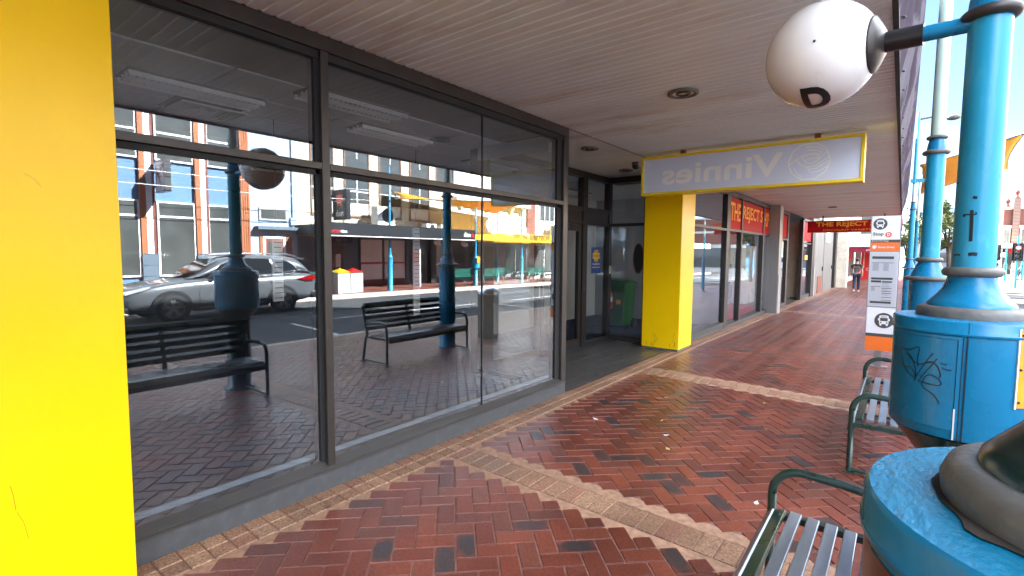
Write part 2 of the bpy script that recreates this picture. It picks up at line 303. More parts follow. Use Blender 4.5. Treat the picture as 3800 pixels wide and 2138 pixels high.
M['pole_far'] = mat('sky_blue_pole_paint', (.03, .32, .50), .35, var=.08, scale=4)
M['ring_grey'] = mat('grey_ring_paint', (.115, .112, .102), .5, var=.18, scale=18, bump=.2, bscale=60, col2=(.07, .06, .05), c2=(.60, .75), c2scale=9)
M['dark_green'] = mat('dark_bottle_green_paint', (.010, .035, .032), .22, var=.2, scale=8, rvar=.08, spec=.7)
M['bench_green'] = mat('bench_green_paint', (.010, .035, .026), .3, var=.25, scale=12, rvar=.12, spec=.7, col2=(.12, .11, .09), c2=(.70, .76), c2scale=16)
M['bench_slat'] = mat('sheen_coloured_slat', (.27, .30, .33), .32, .55, var=.3, scale=10, rvar=.12, spec=.8, col2=(.28, .29, .28), c2=(.64, .72), c2scale=14, stretch=(1, .2, 1))  # silvery base colour carries the sky's sheen on the glossy green paint
M['bench_far'] = mat('green_bench_paint', (.02, .15, .11), .4, var=.1)
M['globe'] = mat('opal_globe', (.74, .71, .69), .16, var=.03, scale=3, spec=.6, rvar=.04, col2=(.42, .36, .30), c2=(.66, .85), c2scale=5)
M['black'] = mat('black_paint', (.012, .012, .013), .35, var=.2, scale=10)
M['black_matt'] = mat('matt_black', (.014, .014, .014), .8, var=.2)
M['ink'] = mat('marker_ink', (.004, .006, .010), .4)
M['dirt'] = mat('packed_dirt', (.035, .028, .022), .9, var=.4, scale=40)
M['mural'] = mat('brown_wrap_print', (.10, .035, .018), .3, var=.5, scale=6, col2=(.30, .20, .13), c2=(.55, .62), c2scale=4)
M['orange_plate'] = mat('orange_notice_plate', (.80, .30, .01), .4, var=.12, scale=12)
M['panel_lilac'] = mat('unlit_lightbox_face', (.62, .65, .74), .35, var=.03, scale=2)
M['panel_letter'] = mat('unlit_lightbox_letter', (.80, .77, .72), .4, var=.03)
M['red_sign'] = mat('red_sign_face', (.46, .008, .012), .6, spec=.12, var=.08, scale=3)
M['orange_letter'] = mat('orange_lettering', (1.0, .46, .04), .6, spec=.12)
M['orange_band'] = mat('orange_sign_band', (.78, .16, .02), .4, var=.04)
M['sign_white'] = mat('white_sign_panel', (.72, .73, .76), .3, var=.03, scale=3)
M['sign_grey'] = mat('dark_grey_sign_print', (.060, .058, .056), .4, var=.05)
M['sign_lgrey'] = mat('pale_grey_print', (.42, .42, .45), .5, var=.1, scale=60)
M['star_red'] = mat('coral_star_print', (.92, .24, .17), .4)
M['coral'] = mat('coral_sign_print', (.62, .13, .09), .4)
M['banner'] = mat('dark_purple_banner', (.03, .020, .034), .95, spec=.08, var=.3, scale=1.2, bump=.5, bscale=3, col2=(.09, .08, .10), c2=(.52, .57), c2scale=.8)
M['steel_door'] = mat('grey_painted_steel', (.30, .30, .28), .45, var=.08, scale=3)
M['service_steel'] = mat('shaded_grey_steel', (.15, .15, .142), .5, var=.10, scale=3, col2=(.11, .105, .095), c2=(.55, .7), c2scale=2)  # darker copy of the painted steel, with the wall's shade put into its colour
M['skin'] = mat('skin', (.42, .24, .17), .55, var=.06)
M['hair'] = mat('dark_hair', (.012, .010, .009), .6)
M['shirt_dark'] = mat('dark_shirt', (.022, .02, .022), .9, var=.3, scale=20)
M['jean'] = mat('navy_trousers', (.02, .032, .07), .9, var=.2, scale=30)
M['leaf_a'] = mat('leaf_mid_green', (.065, .10, .022), .6, var=.35, scale=2)
M['leaf_b'] = mat('leaf_olive', (.11, .13, .035), .6, var=.3, scale=2)
M['bark'] = mat('grey_bark', (.09, .075, .06), .9, var=.3, scale=8, bump=.5, bscale=30)
M['sail'] = mat('orange_shade_cloth', (.62, .29, .010), .8, var=.08, scale=3)
M['glass_dark'] = mat('dark_window_glass', (.085, .09, .083), .06, var=.25, scale=1.2, spec=.9, rvar=.02)
M['grey_pane'] = mat('filmed_window', (.74, .75, .75), .3, var=.05)
M['cream_brick'] = brickwall('cream_painted_brick', (.62, .56, .43), (.58, .52, .40), (.44, .40, .31))
M['red_brick'] = brickwall('red_face_brick', (.26, .075, .045), (.20, .06, .04), (.3, .25, .2))
M['blue_wall'] = mat('mid_blue_render', (.13, .235, .36), .8, var=.06, scale=1.5, bump=.1, bscale=60)
M['pale_blue'] = mat('pale_blue_render', (.38, .46, .54), .8, var=.04, scale=1.5, bump=.1, bscale=60)
M['slate_blue'] = mat('slate_blue_base', (.12, .16, .20), .7, var=.08)
M['timber'] = mat('orange_brown_batten', (.40, .13, .045), .6, var=.15, scale=6, stretch=(1, 1, .1))
M['brown'] = mat('brown_trim', (.20, .055, .03), .6, var=.1)
M['render_white'] = mat('white_render', (.70, .68, .62), .8, var=.05, scale=1)
M['render_grey'] = mat('grey_render', (.40, .40, .40), .8, var=.06, scale=1)
M['fascia_black'] = mat('black_fascia', (.02, .021, .024), .4, var=.1)
M['fascia_yellow'] = mat('yellow_fascia', (.80, .46, .01), .5, var=.05)
M['red_plain'] = mat('red_lid', (.62, .02, .02), .4)
M['yellow_plain'] = mat('yellow_lid', (.85, .55, .02), .4)
M['bin_grey'] = mat('pale_bin_panel', (.46, .45, .42), .6, var=.05)
M['bin_green'] = mat('wheelie_bin_green', (.012, .085, .022), .45, var=.12, scale=6)
M['paper'] = mat('paper', (.75, .74, .70), .7, var=.05)
M['navy'] = mat('navy_poster', (.012, .06, .24), .4)
M['car_paint'] = mat('graphite_metallic_paint', (.19, .198, .21), .30, .6, var=.02, scale=80, coat=.9)
M['plastic'] = mat('black_trim_plastic', (.016, .016, .017), .55, var=.2, scale=30)
M['rubber'] = mat('tyre_rubber', (.018, .018, .018), .8)
M['car_glass'] = mat('car_glass', (.008, .010, .012), .04, spec=.45, rvar=.02)
M['tail_red'] = mat('tail_lamp_red', (.22, .004, .006), .15)
M['headlamp'] = mat('headlamp_glass', (.62, .64, .66), .08, .3)
M['magenta'] = mat('magenta_sign', (.30, .008, .05), .4)
M['lit_red'] = emit('red_signal_lamp', (1, .03, .04), 4.0)
# ------------------------------------------------------------------ ground
def bricks_mesh(name, rects, matl, gap=.0030, ch=.0038, parent=None, kind='structure'):
    """rects: (centre x, centre y, dir angle, length, width). Real chamfered brick tops with per-brick UVs."""
    vs, fs, uvs = [], [], []
    for cx, cy, a, l, w in rects:
        c, s_ = cos(a), sin(a); b = len(vs); jz = random.uniform(-.0012, .0006)
        hl, hw = l/2-gap, w/2-gap
        for (z, i) in ((-.010, 0), (0+jz, ch)):
            for sx, sy in ((-1, -1), (1, -1), (1, 1), (-1, 1)):
                lx, ly = sx*(hl-i), sy*(hw-i); x, y = cx+lx*c-ly*s_, cy+lx*s_+ly*c
                vs.append((x, y, z+G(x, y)))
        fs += [(b+4, b+5, b+6, b+7), (b, b+1, b+5, b+4), (b+1, b+2, b+6, b+5), (b+2, b+3, b+7, b+6), (b+3, b, b+4, b+7)]
        q = [(0, 0), (1, 0), (1, 1), (0, 1)]
        for f in range(5): uvs += q if f == 0 else [(0, 0), (0, 0), (0, 0), (0, 0)]
    me = bpy.data.meshes.new(name); me.from_pydata(vs, [], fs); u = me.uv_layers.new(name='UVMap')
    u.data.foreach_set('uv', [k for p in uvs for k in p]); me.materials.append(matl); me.update()
    o = bpy.data.objects.new(name, me); COL.objects.link(o); o['kind'] = kind
    return o
Y0, Y1, XK = -3.2, 60.0, 6.15
STRIPS = [-.85, 2.9, 6.65, 17.0, 24.5]                  # cream cross bands
def in_zone(x, y):
    if not (.235 < x < XK-.36): return False
    for s_ in STRIPS:
        if abs(y-s_) < .118: return False
    return Y0 < y < 36
A_ = .1148
red = []
c45, s45 = cos(pi/4), sin(pi/4)
for i in range(-260, 420):
    for j in range(-260, 420):
        k = (i-j) % 4
        if k == 0: u_, v_, a_, horiz = i+1, j+.5, pi/4, True
        elif k == 3: u_, v_, a_, horiz = i+.5, j+1, pi/4+pi/2, False
        else: continue
        X, Yv = (u_*c45-v_*s45)*A_, (u_*s45+v_*c45)*A_
        if not (-.3 < X < XK+.2 and Y0-.3 < Yv < 36.3): continue
        hu, hv = (1, .5) if horiz else (.5, 1)
        ok = True
        for du in (-hu, hu):
            for dv in (-hv, hv):
                if not in_zone(X+(du*c45-dv*s45)*A_, Yv+(du*s45+dv*c45)*A_): ok = False
        if ok: red.append((X, Yv, a_, 2*A_, A_)); continue
        for sg in (-1, 1):                              # half bricks tucked into the edges
            hx, hy = X+sg*cos(a_)*A_/2, Yv+sg*sin(a_)*A_/2; d_ = A_/sqrt(2)
            if all(in_zone(hx+dx, hy+dy) for dx, dy in ((d_, 0), (-d_, 0), (0, d_), (0, -d_))): red.append((hx, hy, a_, A_, A_))
bricks_mesh('footpath_red_paving', red, M['red_paver'])
cream = []
n = int((38-Y0)/A_)
for k in range(n):
    y = Y0+(k+.5)*A_
    for x in (.058, .174): cream.append((x, y, 0, .1165, A_))
    cream.append((XK-.24, y, 0, .23, A_))
for s_ in STRIPS:
    for k in range(int((XK-.60)/A_)):
        cream.append((.235+(k+.5)*A_, s_, pi/2, .232, A_))
bricks_mesh('footpath_cream_paving', cream, M['cream_paver'])
def sheet(name, x0, x1, y0, y1, zf, m, nx=6, ny=40, kind='structure'):
    mb = MB(); vs = []
    for j in range(ny+1):
        for i in range(nx+1):
            x, y = x0+(x1-x0)*i/nx, y0+(y1-y0)*j/ny; vs.append((x, y, zf(x, y)))
    mb.add(vs, [(j*(nx+1)+i, j*(nx+1)+i+1, (j+1)*(nx+1)+i+1, (j+1)*(nx+1)+i) for j in range(ny) for i in range(nx)])
    return tag(mb.build(name, m), kind=kind)
sheet('footpath_bed', -.03, XK-.12, Y0-14, 37, lambda x, y: G(x, y)-.0065, M['grout'], 6, 60)
sheet('footpath_far_end', -.03, XK-.12, 37, 64, lambda x, y: G(x, y)-.004, M['far_paving'], 4, 20)
for s_ in STRIPS:                                       # cut cream pieces filling the saw-tooth edges
    for sg in (-1, 1):
        sheet('cut_paving', .235, XK-.36, s_+sg*.118, s_+sg*.235, lambda x, y: G(x, y)-.0028, M['cream_bed'], 8, 1)
for a, b in zip([Y0-.3]+[s_+.235 for s_ in STRIPS], [s_-.235 for s_ in STRIPS]+[37]):
    if b > a:
        sheet('cut_paving', .235, .345, a, b, lambda x, y: G(x, y)-.0029, M['cream_bed'], 1, 6)
        sheet('cut_paving', XK-.53, XK-.36, a, b, lambda x, y: G(x, y)-.0029, M['cream_bed'], 1, 6)
# kerb, road, far kerb, far footpath
def strip_mb(x0, x1, z0f, z1f, y0, y1, ny=30):
    mb = MB()
    for j in range(ny):
        a, b = y0+(y1-y0)*j/ny, y0+(y1-y0)*(j+1)/ny
        mb.add([(x0, a, z0f(a)), (x1, a, z0f(a)), (x1, b, z0f(b)), (x0, b, z0f(b)), (x0, a, z1f(a)), (x1, a, z1f(a)), (x1, b, z1f(b)), (x0, b, z1f(b))],
               [(4, 5, 6, 7), (0, 4, 7, 3), (1, 2, 6, 5)])
    return mb
tag(strip_mb(XK-.12, XK+.03, lambda y: -.45+drop(y), lambda y: -.123+drop(y), -20, 31).build('near_kerb', M['kerb']), kind='structure')
def road_z(x, y):
    return -.125 - .11*abs((min(max(x, 6), 14.4)-10.2)/4.1)**1.6 + drop(y)
sheet('road', XK+.02, 14.32, -22, 62, road_z, M['asphalt'], 10, 60)
sheet('ground', -400, 600, -400, 800, lambda x, y: -1.05, M['asphalt'], 4, 4)
sheet('cross_street', -60, 80, 62, 84, lambda x, y: -.62, M['asphalt'], 4, 4)
sheet('gutter_brick_strip', 13.72, 14.06, -22, 62, lambda x, y: road_z(x, y)+.004, M['far_paving'], 1, 40)
tag(strip_mb(14.3, 14.62, lambda y: -.5+drop(y), lambda y: -.07+drop(y), -22, 60).build('far_kerb', M['kerb']), kind='structure')
sheet('far_footpath', 14.61, 17.9, -22, 60, lambda x, y: -.078+.02*(x-14.6)+drop(y), M['far_paving'], 2, 30)
for y, x0, x1, w in ((44.0, 6.2, 14, .45), (47.5, 6.2, 14, .3), (57.5, 6.2, 14, .3)):
    sheet('road_marking', x0, x1, y, y+w, lambda x, y: road_z(x, y)+.005, M['line'], 6, 1)
for (x, a, b) in ((8.6, 1, 5.2), (8.6, 7, 13), (8.6, 15, 27), (10.3, 30, 43)):
    sheet('road_marking', x, x+.1, a, b, lambda x, y: road_z(x, y)+.005, M['line'], 1, 10)
for y in (6.2, 13.6): sheet('road_marking', 6.5, 8.6, y, y+.1, lambda x, y: road_z(x, y)+.005, M['line'], 4, 1)

# ------------------------------------------------------------------ the empty shop in front
SOF = 3.045
SHOP = thing('empty_shop', 'empty dark glazed corner shop between the two yellow columns', 'shop', (-4, 5, 0))
# plinth, sill, header and frames of the big window
w0, w1 = .55, 4.93
MB().box(-.5, 0, w0, w1, -.1, .128).build('plinth', M['plinth'], SHOP, .004)
sl = MB()
sl.add([(.006, w0, .132), (.006, w0, .152), (-.05, w0, .192), (-.12, w0, .192), (-.12, w0, .132), (.006, w1, .132), (.006, w1, .152), (-.05, w1, .192), (-.12, w1, .192), (-.12, w1, .132)],
       [(0, 1, 6, 5), (1, 2, 7, 6), (2, 3, 8, 7), (5, 6, 7, 8, 9), (0, 4, 3, 2, 1), (0, 5, 9, 4)])
sl.box(.006, .014, w0, w1, .128, .14)
sl.build('sill', M['sill_alu'], SHOP)
MB().box(-.11, .006, w0, w1, 2.945, 3.04).build('head_frame', M['dark_alu'], SHOP, .003)
MB().box(-.10, -.02, w0, w1, 2.895, 2.944).build('head_bead', M['black_matt'], SHOP)
MB().box(-.13, -.115, w0, w1, .1925, .226).build('inner_ledge', M['ledge'], SHOP)
for ya, yb in ((1.858, 1.915), (4.835, 4.93)):
    MB().box(-.11, .004, ya, yb, .16, 2.944).build('mullion', M['dark_alu'], SHOP, .004)
    MB().box(-.1095, -.03, ya-(.03 if ya < 3 else .085), ya, .1925, 2.894).build('glazing_bead', M['black_matt'], SHOP)
for ya, yb in ((.55, 1.858), (1.915, 4.835)):
    MB().box(-.10, .003, ya, yb, 2.178, 2.222).build('transom', M['alu'] if ya > 9 else M['dark_alu'], SHOP, .003)
    MB().box(-.098, -.03, ya, yb, 2.145, 2.177).build('glazing_bead', M['black_matt'], SHOP)
    MB().quad((-.045, ya, .17), (-.045, yb, .17), (-.045, yb, 2.17), (-.045, ya, 2.17)).build('window_pane', M['glass'], SHOP)
    MB().quad((-.045, ya, 2.2), (-.045, yb, 2.2), (-.045, yb, 2.94), (-.045, ya, 2.94)).build('window_pane', M['glass'], SHOP)
MB().box(-.052, -.036, 3.497, 3.507, .18, 2.94).build('pane_joint', M['black_joint'], SHOP)
# return glazing along the entrance (y = 4.9) and entrance back wall (x = -1.3)
xd, yr = -1.3, 4.9
MB().box(xd-.13, xd, 4.84, 4.97, 0, 3.03).build('mullion', M['dark_alu'], SHOP, .003)
MB().box(xd, -.11, 4.86, 4.95, 2.93, 3.03).build('head_frame', M['dark_alu'], SHOP)
MB().box(xd, -.11, 4.86, 4.95, .0, .10).build('bottom_rail', M['dark_alu'], SHOP)
MB().quad((xd, 4.9, .1), (-.11, 4.9, .1), (-.11, 4.9, 2.93), (xd, 4.9, 2.93)).build('window_pane', M['glass_side'], SHOP)
MB().box(xd+.05, -.2, 4.78, 4.83, 2.80, 2.962).build('bulkhead', M['inner_white'], SHOP)
MB().box(xd+.05, -.14, 4.72, 4.855, .03, .052).build('inner_ledge', M['ledge'], SHOP)
for ya, yb in ((4.97, 5.08), (7.55, 7.70), (8.52, 8.63)):
    MB().box(xd-.12, xd, ya, yb, 0.0, 3.03).build('mullion', M['dark_alu'], SHOP, .003)
for ya, yb in ((5.08, 7.55), (7.70, 8.52)):
    MB().box(xd-.11, xd-.005, ya, yb, 2.93, 3.03).build('head_frame', M['dark_alu'], SHOP)
    MB().box(xd-.11, xd-.004, ya, yb, 2.36, 2.43).build('transom', M['dark_alu'], SHOP, .002)
    MB().box(xd-.08, xd-.03, ya, yb, 2.19, 2.36).build('spandrel_panel', M['dark_alu'], SHOP)
    MB().box(xd-.11, xd-.004, ya, yb, 2.13, 2.19).build('transom', M['dark_alu'], SHOP, .002)
    MB().quad((xd-.05, ya, 2.42), (xd-.05, yb, 2.42), (xd-.05, yb, 2.94), (xd-.05, ya, 2.94)).build('window_pane', M['glass_side'], SHOP)
MB().quad((xd-.05, 7.7, .06), (xd-.05, 8.52, .06), (xd-.05, 8.52, 2.14), (xd-.05, 7.7, 2.14)).build('window_pane', M['glass_side'], SHOP)
MB().box(xd-.09, xd-.01, 7.7, 8.52, 0.0, .06).build('bottom_rail', M['dark_alu'], SHOP)
for ya, yb, hs in ((5.10, 6.31, 1), (6.33, 7.53, -1)):
    d = MB(); d.box(xd-.085, xd-.02, ya, ya+.09, .02, 2.12).box(xd-.085, xd-.02, yb-.09, yb, .02, 2.12).box(xd-.085, xd-.02, ya+.09, yb-.09, 2.01, 2.12).box(xd-.085, xd-.02, ya+.09, yb-.09, .02, .15)
    dr = d.build('door', M['dark_alu'], SHOP, .003)
    MB().quad((xd-.05, ya+.09, .15), (xd-.05, yb-.09, .15), (xd-.05, yb-.09, 2.01), (xd-.05, ya+.09, 2.01)).build('pane', M['glass_side'], dr)
    yh = yb-.045 if hs > 0 else ya+.045
    MB().box(xd-.02, xd-.008, yh-.02, yh+.02, .95, 1.12).build('lock_plate', M['chrome'], dr)
MB().box(xd-.004, xd+.006, 7.60, 7.64, .97, 1.07).build('lock_plate', M['chrome'], SHOP)
# glazed side wall from the doors to the second column
MB().box(xd, -.42, 8.52, 8.6, 2.93, 3.03).build('head_frame', M['dark_alu'], SHOP)
MB().box(xd, -.42, 8.52, 8.6, 2.13, 2.185).build('transom', M['dark_alu'], SHOP)
MB().box(xd, -.42, 8.52, 8.6, 0, .10).build('bottom_rail', M['dark_alu'], SHOP)
MB().box(-.62, -.5, 8.51, 8.61, .1, 2.93).build('mullion', M['dark_alu'], SHOP)
MB().quad((xd, 8.56, .1), (-.5, 8.56, .1), (-.5, 8.56, 2.14), (xd, 8.56, 2.14)).build('window_pane', M['glass_side'], SHOP)
MB().quad((xd, 8.56, 2.18), (-.5, 8.56, 2.18), (-.5, 8.56, 2.94), (xd, 8.56, 2.94)).build('window_pane', M['glass_side'], SHOP)
# second shop window beyond the column
def window_bay(root, y0, y1, mulls, gl, sill_z=.16, base=-.16, tz=2.14, frame='dark_alu', top=3.03):
    MB().box(-.4, .0, y0, y1, base, sill_z-.05).build('plinth', M['plinth'], root, .003)
    MB().box(-.12, .01, y0, y1, sill_z-.048, sill_z).build('sill', M['sill_alu'], root, .003)
    MB().box(-.12, .004, y0, y1, 2.93, top).build('head_frame', M['dark_alu'], root)
    ys = [y0]+[v for m_ in mulls for v in m_]+[y1]
    for a, b in mulls: MB().box(-.12, .006, a, b, sill_z, 2.928).build('mullion', M[frame], root, .003)
    for a, b in zip(ys[0::2], ys[1::2]):
        MB().box(-.10, .004, a, b, tz, tz+.05).build('transom', M[frame], root)
        MB().quad((-.05, a, sill_z), (-.05, b, sill_z), (-.05, b, tz), (-.05, a, tz)).build('window_pane', M[gl], root)
        MB().quad((-.05, a, tz+.05), (-.05, b, tz+.05), (-.05, b, 2.93), (-.05, a, 2.93)).build('window_pane', M[gl], root)
window_bay(SHOP, 8.81, 11.5, [], 'glass', .13)
# interior
inn = MB(); inn.box(-9, -8.9, -2, 11.6, -.1, 3.0).box(-9, 0, -2.1, -2, -.1, 3.0); inn.build('interior_wall', M['inner_grey'], SHOP)
MB().box(-8.9, -.06, 11.5, 11.6, -.1, 3.0).build('party_wall', M['render_grey'], SHOP)
MB().box(-3.3, -3.2, 7.2, 11.5, .03, 2.95).build('partition_wall', M['inner_white'], SHOP)
MB().box(-8.9, -1.36, -2, 11.5, -.1, .03).box(-1.36, -.14, -2, 4.86, -.1, .03).box(-1.36, -.14, 8.62, 11.5, -.1, .03).build('carpet_floor', M['carpet'], SHOP)
ct = MB(); cx_ = [-8.9+.62*i for i in range(13)]; cy_ = [-2+1.24*i for i in range(12)]
for x in cx_:
    for y in cy_:
        x1, y1 = min(x+.60, -.12), min(y+1.22, 11.5)
        if x1 > x+.05 and y1 > y+.05 and not (x1 > -1.45 and 4.8 < y+.6 < 8.6): ct.box(x, x1, y, y1, 2.963, 2.985)
ct.build('ceiling_tile', M['ceil_tile'], SHOP)
MB().box(-8.9, -1.45, -2, 11.5, 2.975, 2.983).box(-1.45, -.12, -2, 4.8, 2.975, 2.983).box(-1.45, -.12, 8.65, 11.5, 2.975, 2.983).build('ceiling_grid', M['ceil_grid'], SHOP)
for x, y in ((-1.57, 1.7), (-.88, 2.73), (-1.53, 3.66), (-1.9, 5.8), (-4.2, 1.6), (-4.9, 4.2), (-2.6, 9.4)):
    t = thing('ceiling_light', 'recessed twin louvre ceiling light inside the dark shop', 'ceiling light', (x, y, 2.955), 0, 'recessed ceiling lights in the empty shop')
    MB().box(x-.15, x+.15, y-.5, y+.5, 2.945, 2.962).build('tray', M['ceil_grid'], t)
    for sx in (-.085, .085):
        lv = MB()
        for k in range(20): lv.box(x+sx-.045, x+sx+.045, y-.47+k*.048, y-.46+k*.048, 2.925, 2.944)
        lv.box(x+sx-.05, x+sx-.045, y-.49, y+.49, 2.922, 2.944).box(x+sx+.045, x+sx+.05, y-.49, y+.49, 2.922, 2.944)
        lv.build('louvre', M['louvre'], t)
        MB().box(x+sx-.056, x+sx-.051, y-.49, y+.49, 2.905, 2.944).box(x+sx+.051, x+sx+.056, y-.49, y+.49, 2.905, 2.944).build('reflector', M['louvre'], t)
t = thing('air_vent', 'square slatted air vent in the dark shop ceiling', 'air vent', (-2.1, 1.95, 2.95))
v = MB()
for k in range(8):
    r_ = .27-.032*k
    v.box(-2.1-r_, -2.1+r_, 1.95-r_, 1.95-r_+.02, 2.90+.006*k, 2.915+.006*k).box(-2.1-r_, -2.1+r_, 1.95+r_-.02, 1.95+r_, 2.90+.006*k, 2.915+.006*k).box(-2.1-r_, -2.1-r_+.02, 1.95-r_+.021, 1.95+r_-.021, 2.90+.006*k, 2.915+.006*k).box(-2.1+r_-.02, -2.1+r_, 1.95-r_+.021, 1.95+r_-.021, 2.90+.006*k, 2.915+.006*k)
v.build('slats', M['inner_white'], t); MB().box(-2.38, -1.82, 1.67, 2.23, 2.957, 2.961).build('backing', M['ceil_grid'], t)
for x, y0, z0, z1, lab in ((-2.0, 4.36, .80, 1.95, 'slotted white shelf upright inside the shop behind the right pane'), (-2.0, 2.50, 1.12, 1.76, 'short slotted white shelf upright inside the shop behind the left pane')):
    u = MB(); u.box(x-.02, x, y0, y0+.11, z0, z1)
    o = u.build('shelf_upright', M['inner_white'], None, loc=(x, y0, z0)); tag(o, lab, 'shelf upright')
    k = z0+.03
    while k < z1-.02: MB().box(x, x+.003, y0+.02, y0+.10, k, k+.007).build('slot', M['black_matt'], o); k += .052
    MB().cyl((x-.01, y0+.055, z1), (x-.01, y0+.055, 2.96), .006, 8).build('hanging_rod', M['ceil_grid'], o)
# green wheelie bin and extinguisher inside
B = thing('wheelie_bin', 'green wheelie bin marked 397 behind the entrance side glass', 'wheelie bin', (-1.72, 9.9, .03))
bx, by = -1.72, 9.9
MB().add([(bx-.2, by-.22, .09), (bx+.2, by-.22, .09), (bx+.2, by+.22, .09), (bx-.2, by+.22, .09), (bx-.25, by-.28, .98), (bx+.25, by-.28, .98), (bx+.25, by+.28, .98), (bx-.25, by+.28, .98)],
         [(0, 3, 2, 1), (4, 5, 6, 7), (0, 1, 5, 4), (1, 2, 6, 5), (2, 3, 7, 6), (3, 0, 4, 7)]).build('body', M['bin_green'], B, .03)
MB().box(bx-.27, bx+.27, by-.30, by+.31, .98, 1.01).add([(bx-.26, by-.29, 1.01), (bx+.26, by-.29, 1.01), (bx+.26, by+.31, 1.01), (bx-.26, by+.31, 1.01), (bx-.2, by-.22, 1.06), (bx+.2, by-.22, 1.06), (bx+.2, by+.2, 1.06), (bx-.2, by+.2, 1.06)], [(4, 5, 6, 7), (0, 1, 5, 4), (1, 2, 6, 5), (2, 3, 7, 6), (3, 0, 4, 7)]).build('lid', M['bin_green'], B, .012)
for sx in (-1, 1): MB().tube([(bx+sx*.24, by+.24, .13), (bx+sx*.2, by+.24, .13)], .1, 20).build('wheel', M['rubber'], B)
MB().tube([(bx-.2, by+.33, .96), (bx+.2, by+.33, .96)], .015, 10).build('handle', M['bin_green'], B)
text('397', (bx-.03, by-.262, .78), (1, 0, .0), (0, -.05, 1), M['white'], B, 'number', height=.07, bold=.02)
MB().box(bx+.04, bx+.14, by-.258, by-.25, .56, .68).build('sticker', M['orange_plate'], B)
t = thing('fire_extinguisher', 'red fire extinguisher hung beside the green wheelie bin', 'extinguisher', (-1.36, 8.78, .5))
ex, ey0 = -1.385, 8.78
MB().lathe([(0, .06), (.036, .06), (.04, .075), (.04, .34), (.02, .385), (.014, .39)], (ex, ey0, .5), 20).build('cylinder', M['red_plain'], t)
MB().lathe([(.014, .39), (.014, .43), (0, .43)], (ex, ey0, .5), 12).box(ex-.01, ex+.07, ey0-.008, ey0+.008, .925, .937).build('valve', M['black'], t)
MB().lathe([(.041, .2), (.041, .28)], (ex, ey0, .5), 20).build('instruction_band', M['paper'], t)
MB().box(ex-.085, ex-.045, ey0-.03, ey0+.03, .03, 1.0).build('bracket_post', M['dark_alu'], t)
t = thing('oval_disc', 'dark oval disc with red rim on the entrance side glass', 'sign', (-.71, 8.5, 1.54))  # dark oval disc with a red rim, set against the side glass
MB().add(*[( [(-.71+.10*cos(a)*q, 8.535-.02*(1-k), 1.54+.27*sin(a)*q) for k, q in ((0, 1.0), (1, 1.0)) for a in [2*pi*i/36 for i in range(36)]]), [tuple(range(36))]+[(i, 36+i, 36+(i+1) % 36, (i+1) % 36) for i in range(36)]]).build('disc', M['fascia_black'], t)
MB().tube([(-.71+.10*cos(a), 8.515, 1.54+.27*sin(a)) for a in [2*pi*i/36 for i in range(37)]], .008, 8, False).build('rim', M['brown'], t)
# sale poster on the fixed pane
t = thing('sale_poster', 'blue and yellow clearance sale poster on the entrance glass', 'poster', (xd-.03, 8.1, 1.5))
px = xd-.044
MB().box(px, px+.004, 7.93, 8.27, 1.27, 1.74).build('sheet', M['navy'], t)
MB().box(px+.004, px+.006, 7.97, 8.23, 1.53, 1.64).box(px+.004, px+.006, 8.03, 8.17, 1.64, 1.69).box(px+.004, px+.006, 8.03, 8.17, 1.48, 1.53).box(px+.004, px+.006, 7.95, 8.25, 1.37, 1.385).build('yellow_print', M['fascia_yellow'], t)
for s_, y, z, w_, mm in (('HUGE', 8.05, 1.645, .10, 'navy'), ('CLEARANCE', 7.985, 1.57, .23, 'navy'), ('SALE', 8.05, 1.49, .10, 'navy'), ('WE ARE MOVING', 7.96, 1.42, .28, 'white')):
    text(s_, (px+.0065, y, z), (0, 1, 0), (0, 0, 1), M[mm], t, width=w_, height=.032, ext=.001, bold=.02)
MB().box(xd+.001, xd+.004, 8.54, 8.61, 1.25, 1.40).build('door_notice', M['paper'], SHOP)
# entrance floor: dark tiles with pale joints
ef = MB()
for i in range(5):
    x0 = -1.30+.262*i
    for j in range(6):
        y0 = 4.97+.6*j - (.3 if i % 2 else 0); a, b = max(y0+.004, 4.935), min(y0+.596, 8.52)
        if b > a: ef.box(x0+.004, min(x0+.258, -.012), a, b, -.02, .004)
tag(ef.build('entrance_floor', M['tile_dark']), kind='structure')
tag(MB().box(-1.32, -.012, 4.93, 8.56, -.03, .0005).build('entrance_floor_bed', M['tile_joint']), kind='structure')
# upper storey and roof of the row (casts the street's shade)
UP = thing('upper_storey', 'rendered upper storey over the footpath canopy', 'building', (-5, 5, 3.2))
MB().box(-10, 0.0, -14, 14.5, 3.25, 9.7).build('wall', M['render_grey'], UP)
MB().box(-10, 0.0, 14.5, 33.6, 3.25, 6.4).build('wall', M['render_grey'], UP)
MB().box(-10, -9.05, -14, 33.6, -.5, 3.25).box(-10, -.0, -14, -2.12, -.3, 3.05).build('wall', M['render_grey'], UP)

